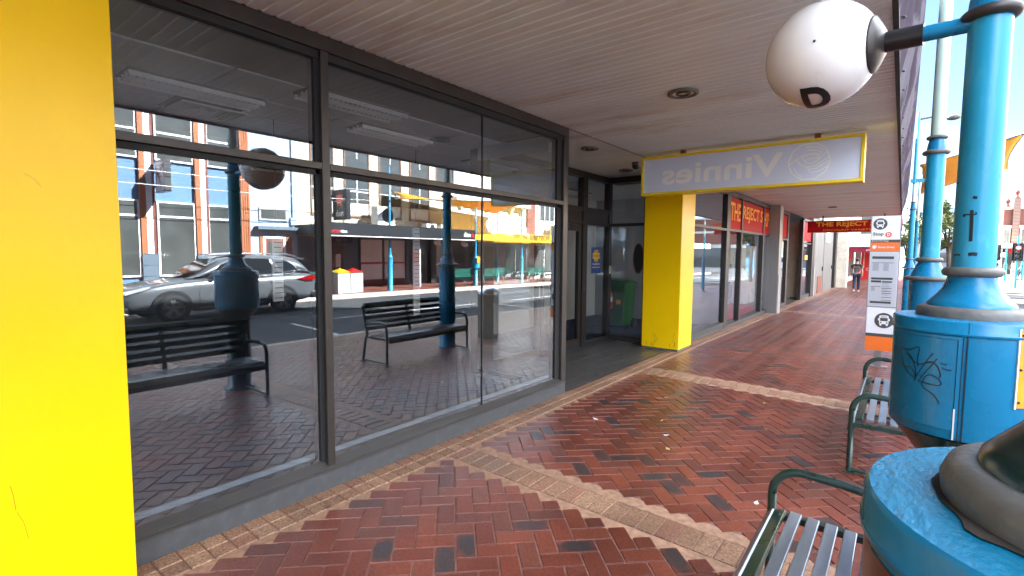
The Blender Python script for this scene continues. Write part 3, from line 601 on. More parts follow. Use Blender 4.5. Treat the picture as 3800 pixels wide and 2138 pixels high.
# ------------------------------------------------------------------ canopy
CAN = thing('footpath_canopy', 'long taupe ribbed metal canopy roofing the footpath', 'canopy', (1.5, 9, 3.05))
P_ = .09; prof = []
y = -4.0
while y < 22.0: prof += [(y, SOF), (y+.060, SOF), (y+.067, SOF+.007), (y+.083, SOF+.007)]; y += P_
prof.append((22.0, SOF))
mb = MB(); vs = []
for (yy, z) in prof: vs += [(0.0, yy, z), (2.95, yy, z)]
mb.add(vs, [(2*i, 2*i+2, 2*i+3, 2*i+1) for i in range(len(prof)-1)])
mb.build('ribbed_soffit', M['soffit'], CAN)
for yy in (-.55, 2.45, 5.45, 8.45, 11.45, 14.45, 17.45, 20.45): MB().box(.0, 2.95, yy, yy+.05, SOF-.004, SOF+.01).build('sheet_joint', M['soffit'], CAN)
MB().quad((-1.45, 4.8, SOF-.01), (0, 4.8, SOF-.01), (0, 8.7, SOF-.01), (-1.45, 8.7, SOF-.01)).build('recess_soffit', M['soffit'], CAN)
MB().box(-.1, 2.94, -4, 22, 3.075, 3.22).build('roof_deck', M['steel_door'], CAN)
MB().box(2.935, 2.965, -4, 22, 3.02, 3.10).build('edge_angle', M['black_matt'], CAN)
MB().box(0, 2.95, 21.99, 22.05, 3.0, 3.7).build('end_fascia', M['soffit'], CAN)
# wrinkled banner along the fascia
ny, nzb = 220, 10; vs = []
for j in range(ny+1):
    yy = -4+26*j/ny
    for i in range(nzb+1):
        q = i/nzb; w_ = .022*sin(yy*9.1+q*5)*sin(q*pi) + .015*sin(yy*4.3-q*7)*sin(q*pi)
        vs.append((2.962+.145*q+w_, yy, 3.03+1.02*q))
mb = MB(); mb.add(vs, [(j*(nzb+1)+i, j*(nzb+1)+i+1, (j+1)*(nzb+1)+i+1, (j+1)*(nzb+1)+i) for j in range(ny) for i in range(nzb)], 0, True)
mb.build('fascia_banner', M['banner'], CAN)
MB().box(2.80, 2.94, -4, 22, 3.22, 4.06).build('fascia_backing', M['steel_door'], CAN)
for k in range(44): MB().torus((2.978, -3.5+k*.58, 3.12), .014, .004, 12, 6).build('banner_eyelet', M['black'], CAN)
for x, y, r_, lab in ((1.47, 4.43, .13, 'round recessed downlight with grey ring in the ribbed soffit'), (-.68, 7.86, .12, 'round downlight over the entrance doors nearest the side glass'), (-.30, 5.95, .12, 'round downlight in the entrance soffit beside the window corner'), (1.35, 17.5, .12, 'distant round downlight in the soffit before the red hanging sign')):
    t = thing('downlight', lab, 'downlight', (x, y, SOF))
    zz_ = SOF if x > 0 else SOF-.01
    MB().lathe([(r_, -.002), (r_, -.02), (r_-.02, -.026), (r_-.035, -.02), (r_-.04, 0)], (x, y, zz_), 36).build('trim_ring', M['ring_grey'], t)
    MB().lathe([(r_-.035, -.012), (.06, -.004), (.055, -.004), (.0, -.004)], (x, y, zz_), 36).build('reflector', M['louvre'], t)
    MB().torus((x, y, zz_-.015), .055, .008, 30, 8).build('inner_ring', M['black'], t)
t = thing('security_camera', 'dark dome camera on the soffit beside the hanging lightbox', 'camera', (-.25, 7.3, 3.03))
MB().sphere((-.25, 7.3, 2.98), .06, 20, 10).build('dome', M['black'], t); MB().cyl((-.25, 7.3, 2.98), (-.25, 7.3, SOF-.01), .062, 20).build('collar', M['ring_grey'], t)

# ------------------------------------------------------------------ yellow columns
SCUFF = [(.30, .66, .012, -.11, .0016), (.315, .54, .03, -.13, .0014), (.23, .92, .005, -.05, .0018), (.22, .30, .05, -.06, .0018), (.40, 1.95, .05, -.05, .0012)]
for (ya, yb, xb, lab) in ((-1.3, .713, -.2, 'glossy yellow clad column filling the left edge beside the big window'), (8.17, 8.81, -.46, 'yellow clad column at the far side of the dark entrance')):
    t = thing('yellow_column', lab, 'column', (0, (ya+yb)/2, 0))
    MB().box(xb, .184, ya, yb, .035, SOF-.003).build('cladding', M['yellow'], t, .004)
    MB().box(xb+.01, .170, ya+.012, yb-.012, -.05, .035).build('skirting', M['ring_grey'], t)
    sf = MB()
    if ya < 0:
        for (y_, z_, dy, dz, w_) in SCUFF: sf.ribbon([(.1850, y_, z_), (.1850, y_+dy*.6, z_+dz*.4), (.1850, y_+dy, z_+dz)], w_, (1, 0, 0))
    else:
        for k in range(14):
            x_, z_ = -.4+.55*random.random(), .05+.22*random.random()**2; sf.ribbon([(x_, ya-.001, z_), (x_+.015*random.random(), ya-.001, z_+.03), (x_+.03*(random.random()-.3), ya-.001, z_+.05+.04*random.random())], .003+.003*random.random(), (0, -1, 0))
    sf.build('scuff_marks', M['mural'], t)

# ------------------------------------------------------------------ hanging lightbox over the entrance (seen from behind)
SG = thing('lightbox_sign', 'yellow framed grey lightbox sign with mirrored pale lettering hung from the soffit', 'hanging sign', (1.36, 6.85, 2.7))
X0, X1, Z0, Z1, YS = .06, 2.665, 2.455, 2.985, 6.80
fr = MB(); fr.box(X0, X1, YS, YS+.2, Z0, Z0+.035).box(X0, X1, YS, YS+.2, Z1-.035, Z1).box(X0, X0+.035, YS, YS+.2, Z0+.035, Z1-.035).box(X1-.035, X1, YS, YS+.2, Z0+.035, Z1-.035)
fr.build('frame', M['yellow_frame'], SG, .003)
MB().box(X0+.035, X1-.035, YS+.012, YS+.18, Z0+.035, Z1-.035).build('panel', M['panel_lilac'], SG)
yt = YS+.0105
text('Vinnies', (1.86, yt, 2.585), (-1, 0, 0), (0, 0, 1), M['panel_letter'], SG, width=1.50, height=.28, ext=-.0, bold=.022)
em = MB(); ecx, ecz, er = 2.13, 2.725, .215
em.ribbon([(ecx+er*cos(2*pi*i/10), yt-.0005, ecz+er*sin(2*pi*i/10)) for i in range(11)], .016, (0, -1, 0))
def arc(pts): em.ribbon([(ecx+a*er, yt-.001, ecz+b*er) for a, b in pts], .012, (0, -1, 0))
arc([(-.95, -.1), (-.6, .15), (-.25, .35), (.2, .42), (.55, .35)]); arc([(-.35, .25), (0, .38), (.5, .30)]); arc([(-.2, .05), (.0, .15), (.4, .15)]); arc([(-.3, .2), (-.15, -.05), (.1, -.12), (.35, .0), (.9, .5)])
arc([(-.6, .15), (-.4, -.15), (-.1, -.3), (.3, -.25), (.95, .15)]); arc([(-.1, -.3), (.1, -.6), (.5, -.55), (.85, -.35)]); arc([(.0, -.42), (.35, -.4), (.9, -.05)]); arc([(-.7, -.3), (-.55, -.6), (-.3, -.8)]); arc([(-.2, .8), (.3, .75), (.7, .55)]); arc([(-.1, .62), (.3, .58), (.6, .46)]); arc([(.5, .05), (.35, .3), (.6, .4)])
em.build('emblem', M['panel_letter'], SG)
for x in (.62, 2.2): MB().box(x-.03, x+.03, YS+.06, YS+.14, Z1, SOF).build('hanger', M['brown'], SG)
# ------------------------------------------------------------------ lamp posts
GRAF = [[(-2.77, 1.167), (-2.75, 1.207), (-2.69, 1.263)], [(-2.69, 1.263), (-2.65, 1.261), (-2.58, 1.225), (-2.49, 1.182), (-2.39, 1.159), (-2.29, 1.152)], [(-2.65, 1.261), (-2.44, 1.257), (-2.26, 1.276), (-2.27, 1.232), (-2.26, 1.196)], [(-2.74, 1.175), (-2.71, 1.19), (-2.58, 1.195), (-2.46, 1.176)], [(-2.48, 1.183), (-2.38, 1.189), (-2.28, 1.157)], [(-2.48, 1.244), (-2.38, 1.231), (-2.31, 1.197), (-2.28, 1.153), (-2.31, 1.138)], [(-2.48, 1.243), (-2.35, 1.219), (-2.25, 1.207), (-2.16, 1.216), (-2.04, 1.227)], [(-2.05, 1.261), (-2.1, 1.241), (-2.2, 1.195), (-2.31, 1.138)], [(-1.99, 1.242), (-2.07, 1.21), (-2.23, 1.144), (-2.2, 1.141)], [(-2.16, 1.218), (-2.07, 1.226), (-1.99, 1.214), (-1.94, 1.185), (-1.95, 1.168)], [(-2.2, 1.141), (-2.11, 1.139), (-1.97, 1.139), (-1.92, 1.15), (-1.98, 1.167), (-2.06, 1.175), (-2.13, 1.166), (-2.17, 1.143), (-2.17, 1.123), (-2.07, 1.108), (-1.99, 1.094), (-1.93, 1.069)], [(-1.95, 1.226), (-1.87, 1.224)], [(-1.93, 1.211), (-1.87, 1.204), (-1.81, 1.206)]]
def smooth_line(pts, n=6):
    out = []
    for i in range(len(pts)-1):
        p0, p1, p2, p3 = pts[max(i-1, 0)], pts[i], pts[i+1], pts[min(i+2, len(pts)-1)]
        for k in range(n):
            t = k/n; out.append(tuple(.5*((2*b)+(c-a)*t+(2*a-5*b+4*c-d)*t*t+(-a+3*b-3*c+d)*t**3) for a, b, c, d in zip(p0, p1, p2, p3)))
    return out+[pts[-1]]
def wrap_stroke(mb, pts, cx, cy, r, w):
    """Stroke drawn on a cylinder: pts are (angle, z)."""
    P = smooth_line(pts); vs = []
    for i, (a, z) in enumerate(P):
        a1, z1 = P[min(i+1, len(P)-1)]; a0, z0 = P[max(i-1, 0)]; dx, dz = (a1-a0)*r, z1-z0; l = max(1e-6, sqrt(dx*dx+dz*dz)); ox, oz = -dz/l*w/2/r, dx/l*w/2
        for s_ in (-1, 1): vs.append((cx+r*cos(a+s_*ox), cy+r*sin(a+s_*ox), z+s_*oz))
    mb.add(vs, [(2*i, 2*i+1, 2*i+3, 2*i+2) for i in range(len(P)-1)])
def drum_post(x, y, label, extra=False, worn=False):
    t = thing('lamp_post', label, 'lamp post', (x, y, G(x, y)), 0, 'blue lamp posts along the kerb')
    c = (x, y, 0)
    MB().lathe([(.17, -.08), (.17, -.03), (.135, -.02), (.135, .80)], c).build('base_shaft', M['dark_green'], t)
    MB().lathe([(.135, .80), (.14, .81), (.225, .928), (.225, .928), (.0, .93)], c).build('drum_underside', M['dark_green'], t)
    d = MB(); d.lathe([(.236, .936), (.241, .945), (.241, 1.335), (.241, 1.335), (.248, 1.338), (.2485, 1.346), (.2485, 1.346), (.2455, 1.348), (.2455, 1.384), (.240, 1.391)], c, 72)
    d.lathe([(.0, .936), (.236, .936)], c, 72); dr = d.build('drum', M['blue'], t)
    MB().lathe([(.240, 1.391), (.165, 1.394)], c, 72).build('drum_top', M['blue_worn'] if worn else M['blue'], t)
    MB().lathe([(.170, 1.392), (.172, 1.412), (.166, 1.428), (.150, 1.436), (.138, 1.436)], c, 56).build('base_ring', M['ring_grey'], t)
    fm = M['dark_green'] if worn else M['blue']
    MB().lathe([(.140, 1.434), (.137, 1.446), (.125, 1.460), (.106, 1.482), (.090, 1.508), (.080, 1.535), (.076, 1.56)], c, 56).build('flare', fm, t)
    MB().torus((x, y, 1.574), .077, .0195, 56, 12).build('collar_ring', M['ring_grey'], t)
    MB().lathe([(.0685, 1.58), (.0665, 2.56)], c, 48).build('shaft', M['blue_shaft'], t)
    MB().torus((x, y, 2.575), .072, .022, 56, 12).build('collar_ring', M['dark_alu'], t); MB().torus((x, y, 2.72), .060, .016, 48, 10).build('collar_ring', M['dark_alu'], t)
    MB().lathe([(.072, 2.58), (.066, 2.64), (.055, 2.70), (.052, 2.73)], c, 40).build('cone', M['blue'], t)
    MB().lathe([(.052, 2.73), (.048, 4.6), (.0, 4.62)], c, 32).build('upper_shaft', M['pale_green'], t)
    if not extra: return t, dr
    # hinged inspection door on the drum, seams, notice plate, graffiti
    def patch(mb, a0, a1, z0, z1, r0, r1, n=14):
        vs = []
        for k in range(n+1):
            a = a0+(a1-a0)*k/n
            for r_, z in ((r0, z0), (r1, z0), (r1, z1), (r0, z1)): vs.append((x+r_*cos(a), y+r_*sin(a), z))
        mb.add(vs, [(4*k+i, 4*k+(i+1) % 4, 4*k+4+(i+1) % 4, 4*k+4+i) for k in range(n) for i in range(4)]+[(0, 1, 2, 3), (4*n+3, 4*n+2, 4*n+1, 4*n)])
        return mb
    patch(MB(), -2.84, -1.76, .975, 1.322, .2405, .2445, 20).build('inspection_door', M['blue'], dr)
    fr = MB(); patch(fr, -1.75, -1.705, .955, 1.335, .2405, .247, 3); patch(fr, -2.86, -1.705, 1.324, 1.334, .2405, .247, 20); patch(fr, -2.90, -2.85, .955, 1.335, .2405, .246, 3)
    fr.build('door_frame', M['blue'], dr)
    sm = MB(); patch(sm, -1.649, -1.637, .937, 1.39, .2405, .2455, 2); patch(sm, -1.700, -1.690, .937, 1.335, .2400, .2425, 2); patch(sm, -1.759, -1.752, .975, 1.322, .2400, .2420, 2); sm.build('seam', M['black_matt'], dr)
    pw = MB(); patch(pw, -1.755, -1.735, .94, 1.06, .2450, .2475, 2); pw.build('bare_metal_chip', M['sign_white'], dr)
    pt = MB(); patch(pt, -1.04, -.25, 1.09, 1.375, .2405, .2475, 12); pl = pt.build('notice_plate', M['orange_plate'], t)
    pe = MB(); patch(pe, -1.062, -1.042, 1.085, 1.378, .2405, .2472, 2); pe.build('plate_edge', M['white'], pl)
    rv = MB()
    for z in (1.11, 1.23, 1.355): rv.sphere((x+.2475*cos(-1.015), y+.2475*sin(-1.015), z), .005, 10, 6)
    rv.build('rivets', M['black'], pl)
    gm = MB()
    for l in GRAF: wrap_stroke(gm, l, x, y, .2452, .0042)
    gm.build('graffiti', M['ink'], dr)
    sc = MB()
    for l, w in (([(-1.87, 1.818), (-1.845, 1.764), (-1.83, 1.695)], .011), ([(-2.25, 1.797), (-2.11, 1.801), (-1.88, 1.800), (-1.66, 1.801)], .006), ([(-2.27, 1.797), (-2.15, 1.799)], .011), ([(-1.70, 1.805), (-1.65, 1.807)], .010), ([(-1.89, 1.643), (-1.71, 1.646), (-1.5, 1.644)], .014), ([(-2.67, 1.64), (-2.45, 1.643), (-2.27, 1.641)], .007), ([(-1.86, 1.868), (-1.67, 1.864)], .011), ([(-2.95, 1.93), (-2.7, 1.929)], .006)):
        wrap_stroke(sc, l, x, y, .0687, w)
    sc.build('scratches', M['ink'], t)
    # globe lamp on its arm
    gc = Vector((2.70, 2.81, 2.575)); pa = Vector((x-.06, y, 2.555)); dirn = (pa-gc).normalized(); R_ = .235
    MB().tube([pa+dirn*.05, gc+dirn*.36], .031, 20).build('lamp_arm', M['blue'], t)
    gl = MB().sphere(gc, R_, 64, 40).build('lamp_globe', M['globe'], t)
    MB().tube([gc+dirn*.245, gc+dirn*.38], .043, 24).build('arm_sleeve', M['black'], t)
    q = dirn.to_track_quat('Z', 'Y'); cap = MB(); prof = [(.118, .198), (.121, .205), (.118, .212), (.085, .232), (.05, .25), (.0, .252)]
    vs = []
    for r_, z in prof:
        for k in range(36): a = 2*pi*k/36; vs.append(gc+q @ Vector((r_*cos(a), r_*sin(a), z)))
    cap.add(vs, [(i*36+k, i*36+(k+1) % 36, (i+1)*36+(k+1) % 36, (i+1)*36+k) for i in range(5) for k in range(36)], 0, True)
    cap.build('globe_cap', M['dark_alu'], t)
    nd = Vector((-.0061, -.3597, -.9331)).normalized(); upd = Vector((-.10, -.90, .43)); upd = (upd-nd*upd.dot(nd)).normalized()*-1
    upd = -upd; rtd = upd.cross(nd)
    mbd = MB(); H_ = .17
    def onto(p): d_ = (p-gc).normalized(); return gc+d_*(R_+.0022)
    cu = MB(); text_mb(cu, 'D', gc+nd*R_-rtd*.057-upd*H_/2, rtd, upd, width=.115, height=H_, bold=.05)
    import bmesh
    bm = bmesh.new(); vv = [bm.verts.new(p) for p in cu.v]
    for f in cu.f:
        try: bm.faces.new([vv[i] for i in f])
        except ValueError: pass
    bmesh.ops.triangulate(bm, faces=bm.faces[:]); bmesh.ops.remove_doubles(bm, verts=bm.verts[:], dist=1e-5)
    for _ in range(3): bmesh.ops.subdivide_edges(bm, edges=[e for e in bm.edges if e.calc_length() > .012], cuts=1, use_grid_fill=True); bmesh.ops.triangulate(bm, faces=bm.faces[:])
    bm.verts.index_update(); mbd.add([onto(v.co) for v in bm.verts], [tuple(v.index for v in f.verts) for f in bm.faces]); bm.free()
    mbd.build('stop_letter', M['ink'], gl)
    bl = MB().sphere(gc+Vector((.0, -.9, -.03)).normalized()*R_, .006, 8, 6); bl.torus((0, 0, 0), .001, .0005, 6, 4); bl.build('fixing_screw', M['black'], gl)
    return t, dr
post1, drum1 = drum_post(3.275, 2.73, 'blue lamp post with black graffiti on its drum and a white globe lamp', True)
post0, drum0 = drum_post(3.27, .785, 'nearest lamp post in the bottom right corner showing its flaking drum top', False, True)
post0.location.z -= .035
mw = MB(); vs = []
for k in range(41):
    a = 2*pi*k/40
    for z in (.96, 1.325): vs.append((3.27+.2425*cos(a), .785+.2425*sin(a), z-.035))
mw.add(vs, [(2*k, 2*k+2, 2*k+3, 2*k+1) for k in range(40)], 0, True); mw.build('wrap_print', M['mural'], drum0)
gr_ = MB(); vs = []
for k in range(73):
    a = 2*pi*k/72; w_ = .004+.006*sin(a*3+2.2)+.004*sin(a*7)+.005*sin(a*17)
    for r_ in (.166, .174+max(.003, w_)): vs.append((3.27+r_*cos(a), .785+r_*sin(a), 1.3955-.035))
gr_.add(vs, [(2*k, 2*k+1, 2*k+3, 2*k+2) for k in range(72)]); gr_.build('grime', M['dirt'], drum0)
def plain_post(x, y, label, zb, lamp=None, s=1.0, m=None, group='blue lamp posts along the kerb', top=4.4):
    t = thing('lamp_post', label, 'lamp post', (x, y, zb), 0, group); m = m or M['blue']; c = (x, y, zb)
    MB().lathe([(.165*s, 0), (.165*s, .02), (.145*s, .03), (.145*s, 1.46)], c, 36).build('lower_shaft', m, t)
    for zr, R1, r1, q1 in ((1.48, .165, .03, .7), (1.66, .085, .022, 1), (2.68, .088, .02, 1), (2.82, .066, .017, 1)): MB().torus((x, y, zb+zr), R1*s, r1*s, 40, 10, 0, q1).build('collar_ring', M['ring_grey'] if m is M['blue'] else m, t)
    MB().lathe([(.145*s, 1.49), (.12*s, 1.55), (.09*s, 1.62), (.08*s, 1.66)], c, 36).build('flare', m, t)
    MB().lathe([(.076*s, 1.66), (.073*s, 2.68)], c, 32).build('shaft', M['blue_shaft'] if m is M['blue'] else m, t)
    MB().lathe([(.078*s, 2.69), (.07*s, 2.75), (.055*s, 2.82)], c, 32).build('cone', m, t)
    MB().lathe([(.054*s, 2.82), (.050*s, top), (0, top+.02)], c, 24).build('upper_shaft', M['pale_green'] if m is M['blue'] else m, t)
    if lamp:
        dx, dy = lamp; z = zb+2.3
        MB().tube([(x, y, z), (x+dx*.6, y+dy*.6, z)], .022, 10).build('lamp_arm', m, t)
        MB().sphere((x+dx, y+dy, z), .22, 24, 14).build('lamp_globe', M['globe'], t)
        MB().sphere((x+dx*.66, y+dy*.66, z), .1, 14, 8, 0, (.5, .5, 1)).build('globe_cap', M['black'], t)
    return t
plain_post(3.255, 6.3, 'thick blue lamp post with grey rings and pale upper shaft behind the graffitied one', G(3.2, 6.3))
p3 = plain_post(3.17, 13.2, 'slim blue lamp post under the canopy edge right of the bus stop board', G(3.2, 13.2), s=.62, top=3.2)
q = MB(); q.lathe([(.034, 3.2), (.030, 4.62), (0, 4.63)], (3.17, 13.2, G(3.2, 13.2)), 16); q.box(3.10, 3.4, 13.17, 13.23, 3.12, 3.19); q.build('crossbar', M['pole_far'], p3)
q = MB(); q.tube([(3.17, 13.2, 4.38), (3.36, 13.2, 4.40), (3.62, 13.2, 4.36)], .02, 8).sphere((3.70, 13.2, 4.34), .09, 12, 8, 0, (1.3, .8, .6)); q.build('lantern', M['ring_grey'], p3)
plain_post(3.35, 19.5, 'farthest slim blue lamp post at the end of the canopy', G(3.3, 19.5), s=.6, lamp=(.35, 0))

# ------------------------------------------------------------------ benches
def make_bench(mf, ms):
    t = thing('bench', None, None)
    L_ = .86
    for s_ in (-1, 1):
        yy = s_*L_
        pts = [(-.285, yy, .02), (-.285, yy, .50)]
        for k in range(9): a = pi-k*(pi/2)/8; pts.append((-.285+.13+.13*cos(a), yy, .50+.13*sin(a)))
        pts += [(.0, yy, .622), (.17, yy, .60), (.245, yy, .58)]
        f = MB(); f.tube(pts, .0205, 14)
        f.tube([(.30, yy, .86), (.235, yy, .60), (.185, yy, .42), (.225, yy, .38), (.30, yy, .02)], .0205, 14)
        f.tube([(-.285, yy, .03), (.30, yy, .03)], .014, 10)
        f.box(-.285, .20, yy-.018, yy+.018, .375, .405)
        f.box(-.325, -.245, yy-.03, yy+.03, 0, .012).box(.26, .34, yy-.03, yy+.03, 0, .012)
        f.build('end_frame', mf, t)
    c = MB(); c.box(-.27, .19, -.02, .02, .372, .400); c.add([(.19, -.02, .40), (.22, -.02, .40), (.32, -.02, .84), (.295, -.02, .85), (.19, .02, .40), (.22, .02, .40), (.32, .02, .84), (.295, .02, .85)], [(0, 1, 2, 3), (7, 6, 5, 4), (0, 4, 5, 1), (1, 5, 6, 2), (2, 6, 7, 3), (3, 7, 4, 0)])
    c.build('centre_rib', mf, t)
    def slat(cx, cz, ang, mm, w=.05, h=.022):
        b = MB(); u = Vector((cos(ang), 0, sin(ang))); n = Vector((-sin(ang), 0, cos(ang))); P = [Vector((cx, 0, cz))+u*a*w/2+n*b_*h/2 for a, b_ in ((-1, -1), (1, -1), (1, 1), (-1, 1))]
        b.prism([p+Vector((0, -L_+.03, 0)) for p in P], (0, 2*L_-.06, 0)); return b.build('slat', mm, t, .004)
    slat(-.300, .355, radians(80), mf); slat(-.283, .405, radians(52), ms); slat(-.240, .425, radians(18), mf)
    for k in range(5): slat(-.172+.074*k, .430-.004*k, radians(-3), ms)
    for k in range(5): slat(.222+.018*k, .505+.083*k, radians(77), mf, .055)
    slat(.315, .875, radians(45), mf)
    return t
BG = 'slatted benches along the near kerb'
bA = make_bench(M['bench_green'], M['bench_slat'])
bA.location = (3.085, 5.47, G(3, 5.25)+.0); tag(bA, 'dark green slatted bench whose near arm stands left of the graffitied drum', 'bench', BG)
bB = copy_tree(bA); bB.location = (2.875, 1.88, G(2.9, 1.73)+.0); tag(bB, 'nearest slatted bench with silvery sheen-coloured seat at the bottom edge of the photo', 'bench', BG)
# litter bin on the kerb side behind the posts
t = thing('litter_bin', 'dark green litter bin with metal lid behind the second blue post', 'litter bin', (3.36, 7.55, G(3.3, 7.5)))
z = G(3.3, 7.5)
MB().lathe([(0, 0), (.21, 0), (.21, 0), (.215, .86), (.215, .86), (.2, .87)], (3.36, 7.55, z), 28).build('body', M['dark_green'], t)
MB().lathe([(.235, .86), (.24, .89), (.23, .93), (.15, 1.0), (0, 1.01)], (3.36, 7.55, z), 28).build('lid', M['chrome'], t)
for s_ in (-1, 1): MB().box(3.36-.02, 3.36+.02, 7.55+s_*.19, 7.55+s_*.21, z+.86, z+.93).build('lid_bracket', M['chrome'], t)

# ------------------------------------------------------------------ bus stop board
t = thing('bus_stop_board', 'tall white and orange bus stop board with timetable and bus symbols', 'bus stop sign', (2.83, 9.35, G(2.8, 9.3)))
yb, x0, x1 = 9.30, 2.66, 3.01
def yz(v): return 2.215+(v-60)*(.19-2.215)/(1365-60)
MB().box(x0, x1, yb, yb+.07, .19, 2.215).build('panel', M['sign_white'], t, .004)
MB().box(x0-.008, x0, yb-.004, yb+.075, .19, 2.22).box(x1, x1+.01, yb-.004, yb+.075, .19, 2.22).box(x0, x1, yb-.006, yb, yz(402), yz(394)).box(x0, x1, yb-.006, yb, yz(938), yz(930)).build('edge_rail', M['alu'], t)
MB().box(2.78, 2.87, yb+.01, yb+.06, G(2.8, 9.3), .19).box(2.70, 2.95, yb-.02, yb+.09, G(2.8, 9.3)-.01, G(2.8, 9.3)+.015).build('post', M['alu'], t)
for a, b in ((312, 285), (1225, 1195)): MB().box(x0, x1, yb-.002, yb, yz(a), yz(b)).build('dark_band', M['sign_grey'], t)
for a, b in ((394, 312), (1362, 1225)): MB().box(x0, x1, yb-.002, yb, yz(a), yz(b)).build('orange_band', M['orange_band'], t)
def bus_icon(cx, cz, r, parent):
    MB().disc((cx, yb-.003, cz), (0, -1, 0), r, 48).build('symbol_disc', M['sign_grey'], parent)
    w = MB(); k = r/.085
    def bx(a, b, c, d, y): w.box(cx+a*k, cx+b*k, y-.001, y, cz+c*k, cz+d*k)
    bx(-.042, .042, -.040, .052, yb-.0035); bx(-.036, -.020, -.058, -.0405, yb-.0035); bx(.020, .036, -.058, -.0405, yb-.0035); bx(-.030, .030, .0525, .058, yb-.0035); bx(-.053, -.043, -.002, .024, yb-.0035); bx(.043, .053, -.002, .024, yb-.0035)
    w.build('bus_symbol', M['sign_white'], parent)
    w = MB(); bx(-.034, .034, -.006, .030, yb-.0047); bx(-.026, .026, .038, .045, yb-.0047)
    for s_ in (-1, 1): w.disc((cx+s_*.027*k, yb-.0050, cz-.024*k), (0, -1, 0), .008*k, 16)
    w.build('bus_window', M['sign_grey'], parent)
bus_icon(2.765, 2.10, .085, t); bus_icon(2.875, yz(1065), .115, t)
text('Stop', (2.682, yb-.003, 1.915), (1, 0, 0), (0, 0, 1), M['sign_grey'], t, width=.128, height=.062, bold=.02)
MB().disc((2.87, yb-.003, 1.94), (0, -1, 0), .04, 32).build('stop_disc', M['coral'], t)
text('D', (2.854, yb-.0045, 1.918), (1, 0, 0), (0, 0, 1), M['sign_white'], t, width=.034, height=.044, bold=.03)
text('Burnie Interchange', (2.675, yb-.0035, yz(306)), (1, 0, 0), (0, 0, 1), M['sign_white'], t, width=.20, height=.026)
text('Signal driver', (2.752, yb-.0035, yz(372)), (1, 0, 0), (0, 0, 1), M['sign_white'], t, width=.20, height=.040, bold=.015)
hd = MB(); hd.disc((2.702, yb-.0035, yz(356)), (0, -1, 0), .020, 20, 0, .026)
for k in range(4): hd.box(2.712, 2.735, yb-.004, yb-.003, yz(366-8*k), yz(361-8*k))
hd.build('hand_symbol', M['sign_white'], t)
tt = MB(); tg = MB()
for a, b, l, r in ((445, 470, .03, .29), (650, 670, .03, .29), (678, 698, .03, .155), (683, 697, .165, .285), (880, 900, .03, .285)): tt.box(x0+l, x0+r, yb-.002, yb, yz(b), yz(a))
for a, l, r in ((505, .03, .29), (735, .03, .15), (752, .165, .285), (778, .165, .285), (800, .165, .285), (838, .165, .285), (866, .165, .285)): tt.box(x0+l, x0+r, yb-.002, yb, yz(a+4), yz(a))
for k in range(9): tg.box(x0+.04, x0+.115, yb-.002, yb, yz(519+8*k), yz(514+8*k)).box(x0+.17, x0+.235, yb-.002, yb, yz(519+8*k), yz(514+8*k))
for k in range(5): tg.box(x0+.035, x0+.08, yb-.002, yb, yz(748+8*k), yz(743+8*k))
for k in range(8): tg.box(x0+.165, x0+.23+.05*random.random(), yb-.002, yb, yz(706+16*k), yz(701+16*k))
tt.build('timetable_bars', M['sign_grey'], t); tg.build('timetable_text', M['sign_lgrey'], t)
MB().quad((x0+.01, yb-.009, yz(925)), (x1-.01, yb-.009, yz(925)), (x1-.01, yb-.009, yz(408)), (x0+.01, yb-.009, yz(408))).build('clear_cover', glass('clear_cover_sheet', .0, (.95, .95, .97), .5), t)

# ------------------------------------------------------------------ variety shop, service wall, far shops (same row)
V = thing('variety_shop', 'glazed shopfront with red window banners beyond the second yellow column', 'shop', (-2, 17, 0))
window_bay(V, 11.5, 15.9, [(11.5, 11.76), (12.76, 12.86), (15.10, 15.22)], 'glass_reject', .04, -.25, 2.15)
MB().box(-.1, .27, 15.9, 16.32, -.3, SOF-.02).build('pillar', M['alu'], V, .004)
MB().box(.27, .285, 15.93, 16.29, -.3, 1.05).build('pillar_guard', M['steel_door'], V)
window_bay(V, 16.32, 18.98, [(18.75, 18.98)], 'glass_reject', .02, -.3, 2.10)
MB().box(-.12, .01, 21.95, 22.25, -.3, 2.95).box(-.9, -.8, 18.9, 22.25, 2.05, 2.95).build('door_frame', M['dark_alu'], V)
MB().box(-.79, -.76, 18.98, 21.95, 2.08, 2.93).build('door_banner', M['red_sign'], V)
window_bay(V, 22.25, 24.3, [], 'glass_reject', .0, -.35, 2.05)
MB().box(-.1, .05, 24.3, 25.1, -.4, SOF-.02).build('pillar', M['dark_alu'], V)
MB().box(.051, .09, 24.85, 25.1, -.4, 1.1).build('pillar_guard', M['steel_door'], V)
for ya, yb_, lab, in ((11.79, 12.74, 'THE'), (12.88, 15.08, 'REJECT S'), (15.24, 15.88, 'HOP')):
    wb = MB().box(-.035, -.02, ya, yb_, 2.20, 2.90).build('window_banner', M['red_sign'], V)
    text(lab, (-.0195, ya+.06, 2.40), (0, 1, 0), (0, 0, 1), M['orange_letter'], wb, width=yb_-ya-.1, height=.40, bold=.02, ext=.001)
text('DISCOUNT VARIETY STORE', (-.0195, 13.1, 2.25), (0, 1, 0), (0, 0, 1), M['brown'], V, 'small_lettering', width=1.7, height=.07, ext=.001)
for ya, yb_ in ((16.36, 18.72), (22.3, 24.25)): MB().box(-.035, -.02, ya, yb_, 2.17, 2.90).build('window_banner', M['red_sign'], V)
st = MB()
for zc in (2.46, 2.55, 2.64): st.box(-.0185, -.018, 11.80, 15.87, zc, zc+.008)
st.build('stencil_gaps', M['red_sign'], V)
MB().box(-3.5, -.7, 11.62, 18.9, -.2, .0).box(-4, -.05, 18.9, 22.25, -.2, -.11).build('shop_floor', M['tile_dark'], V)
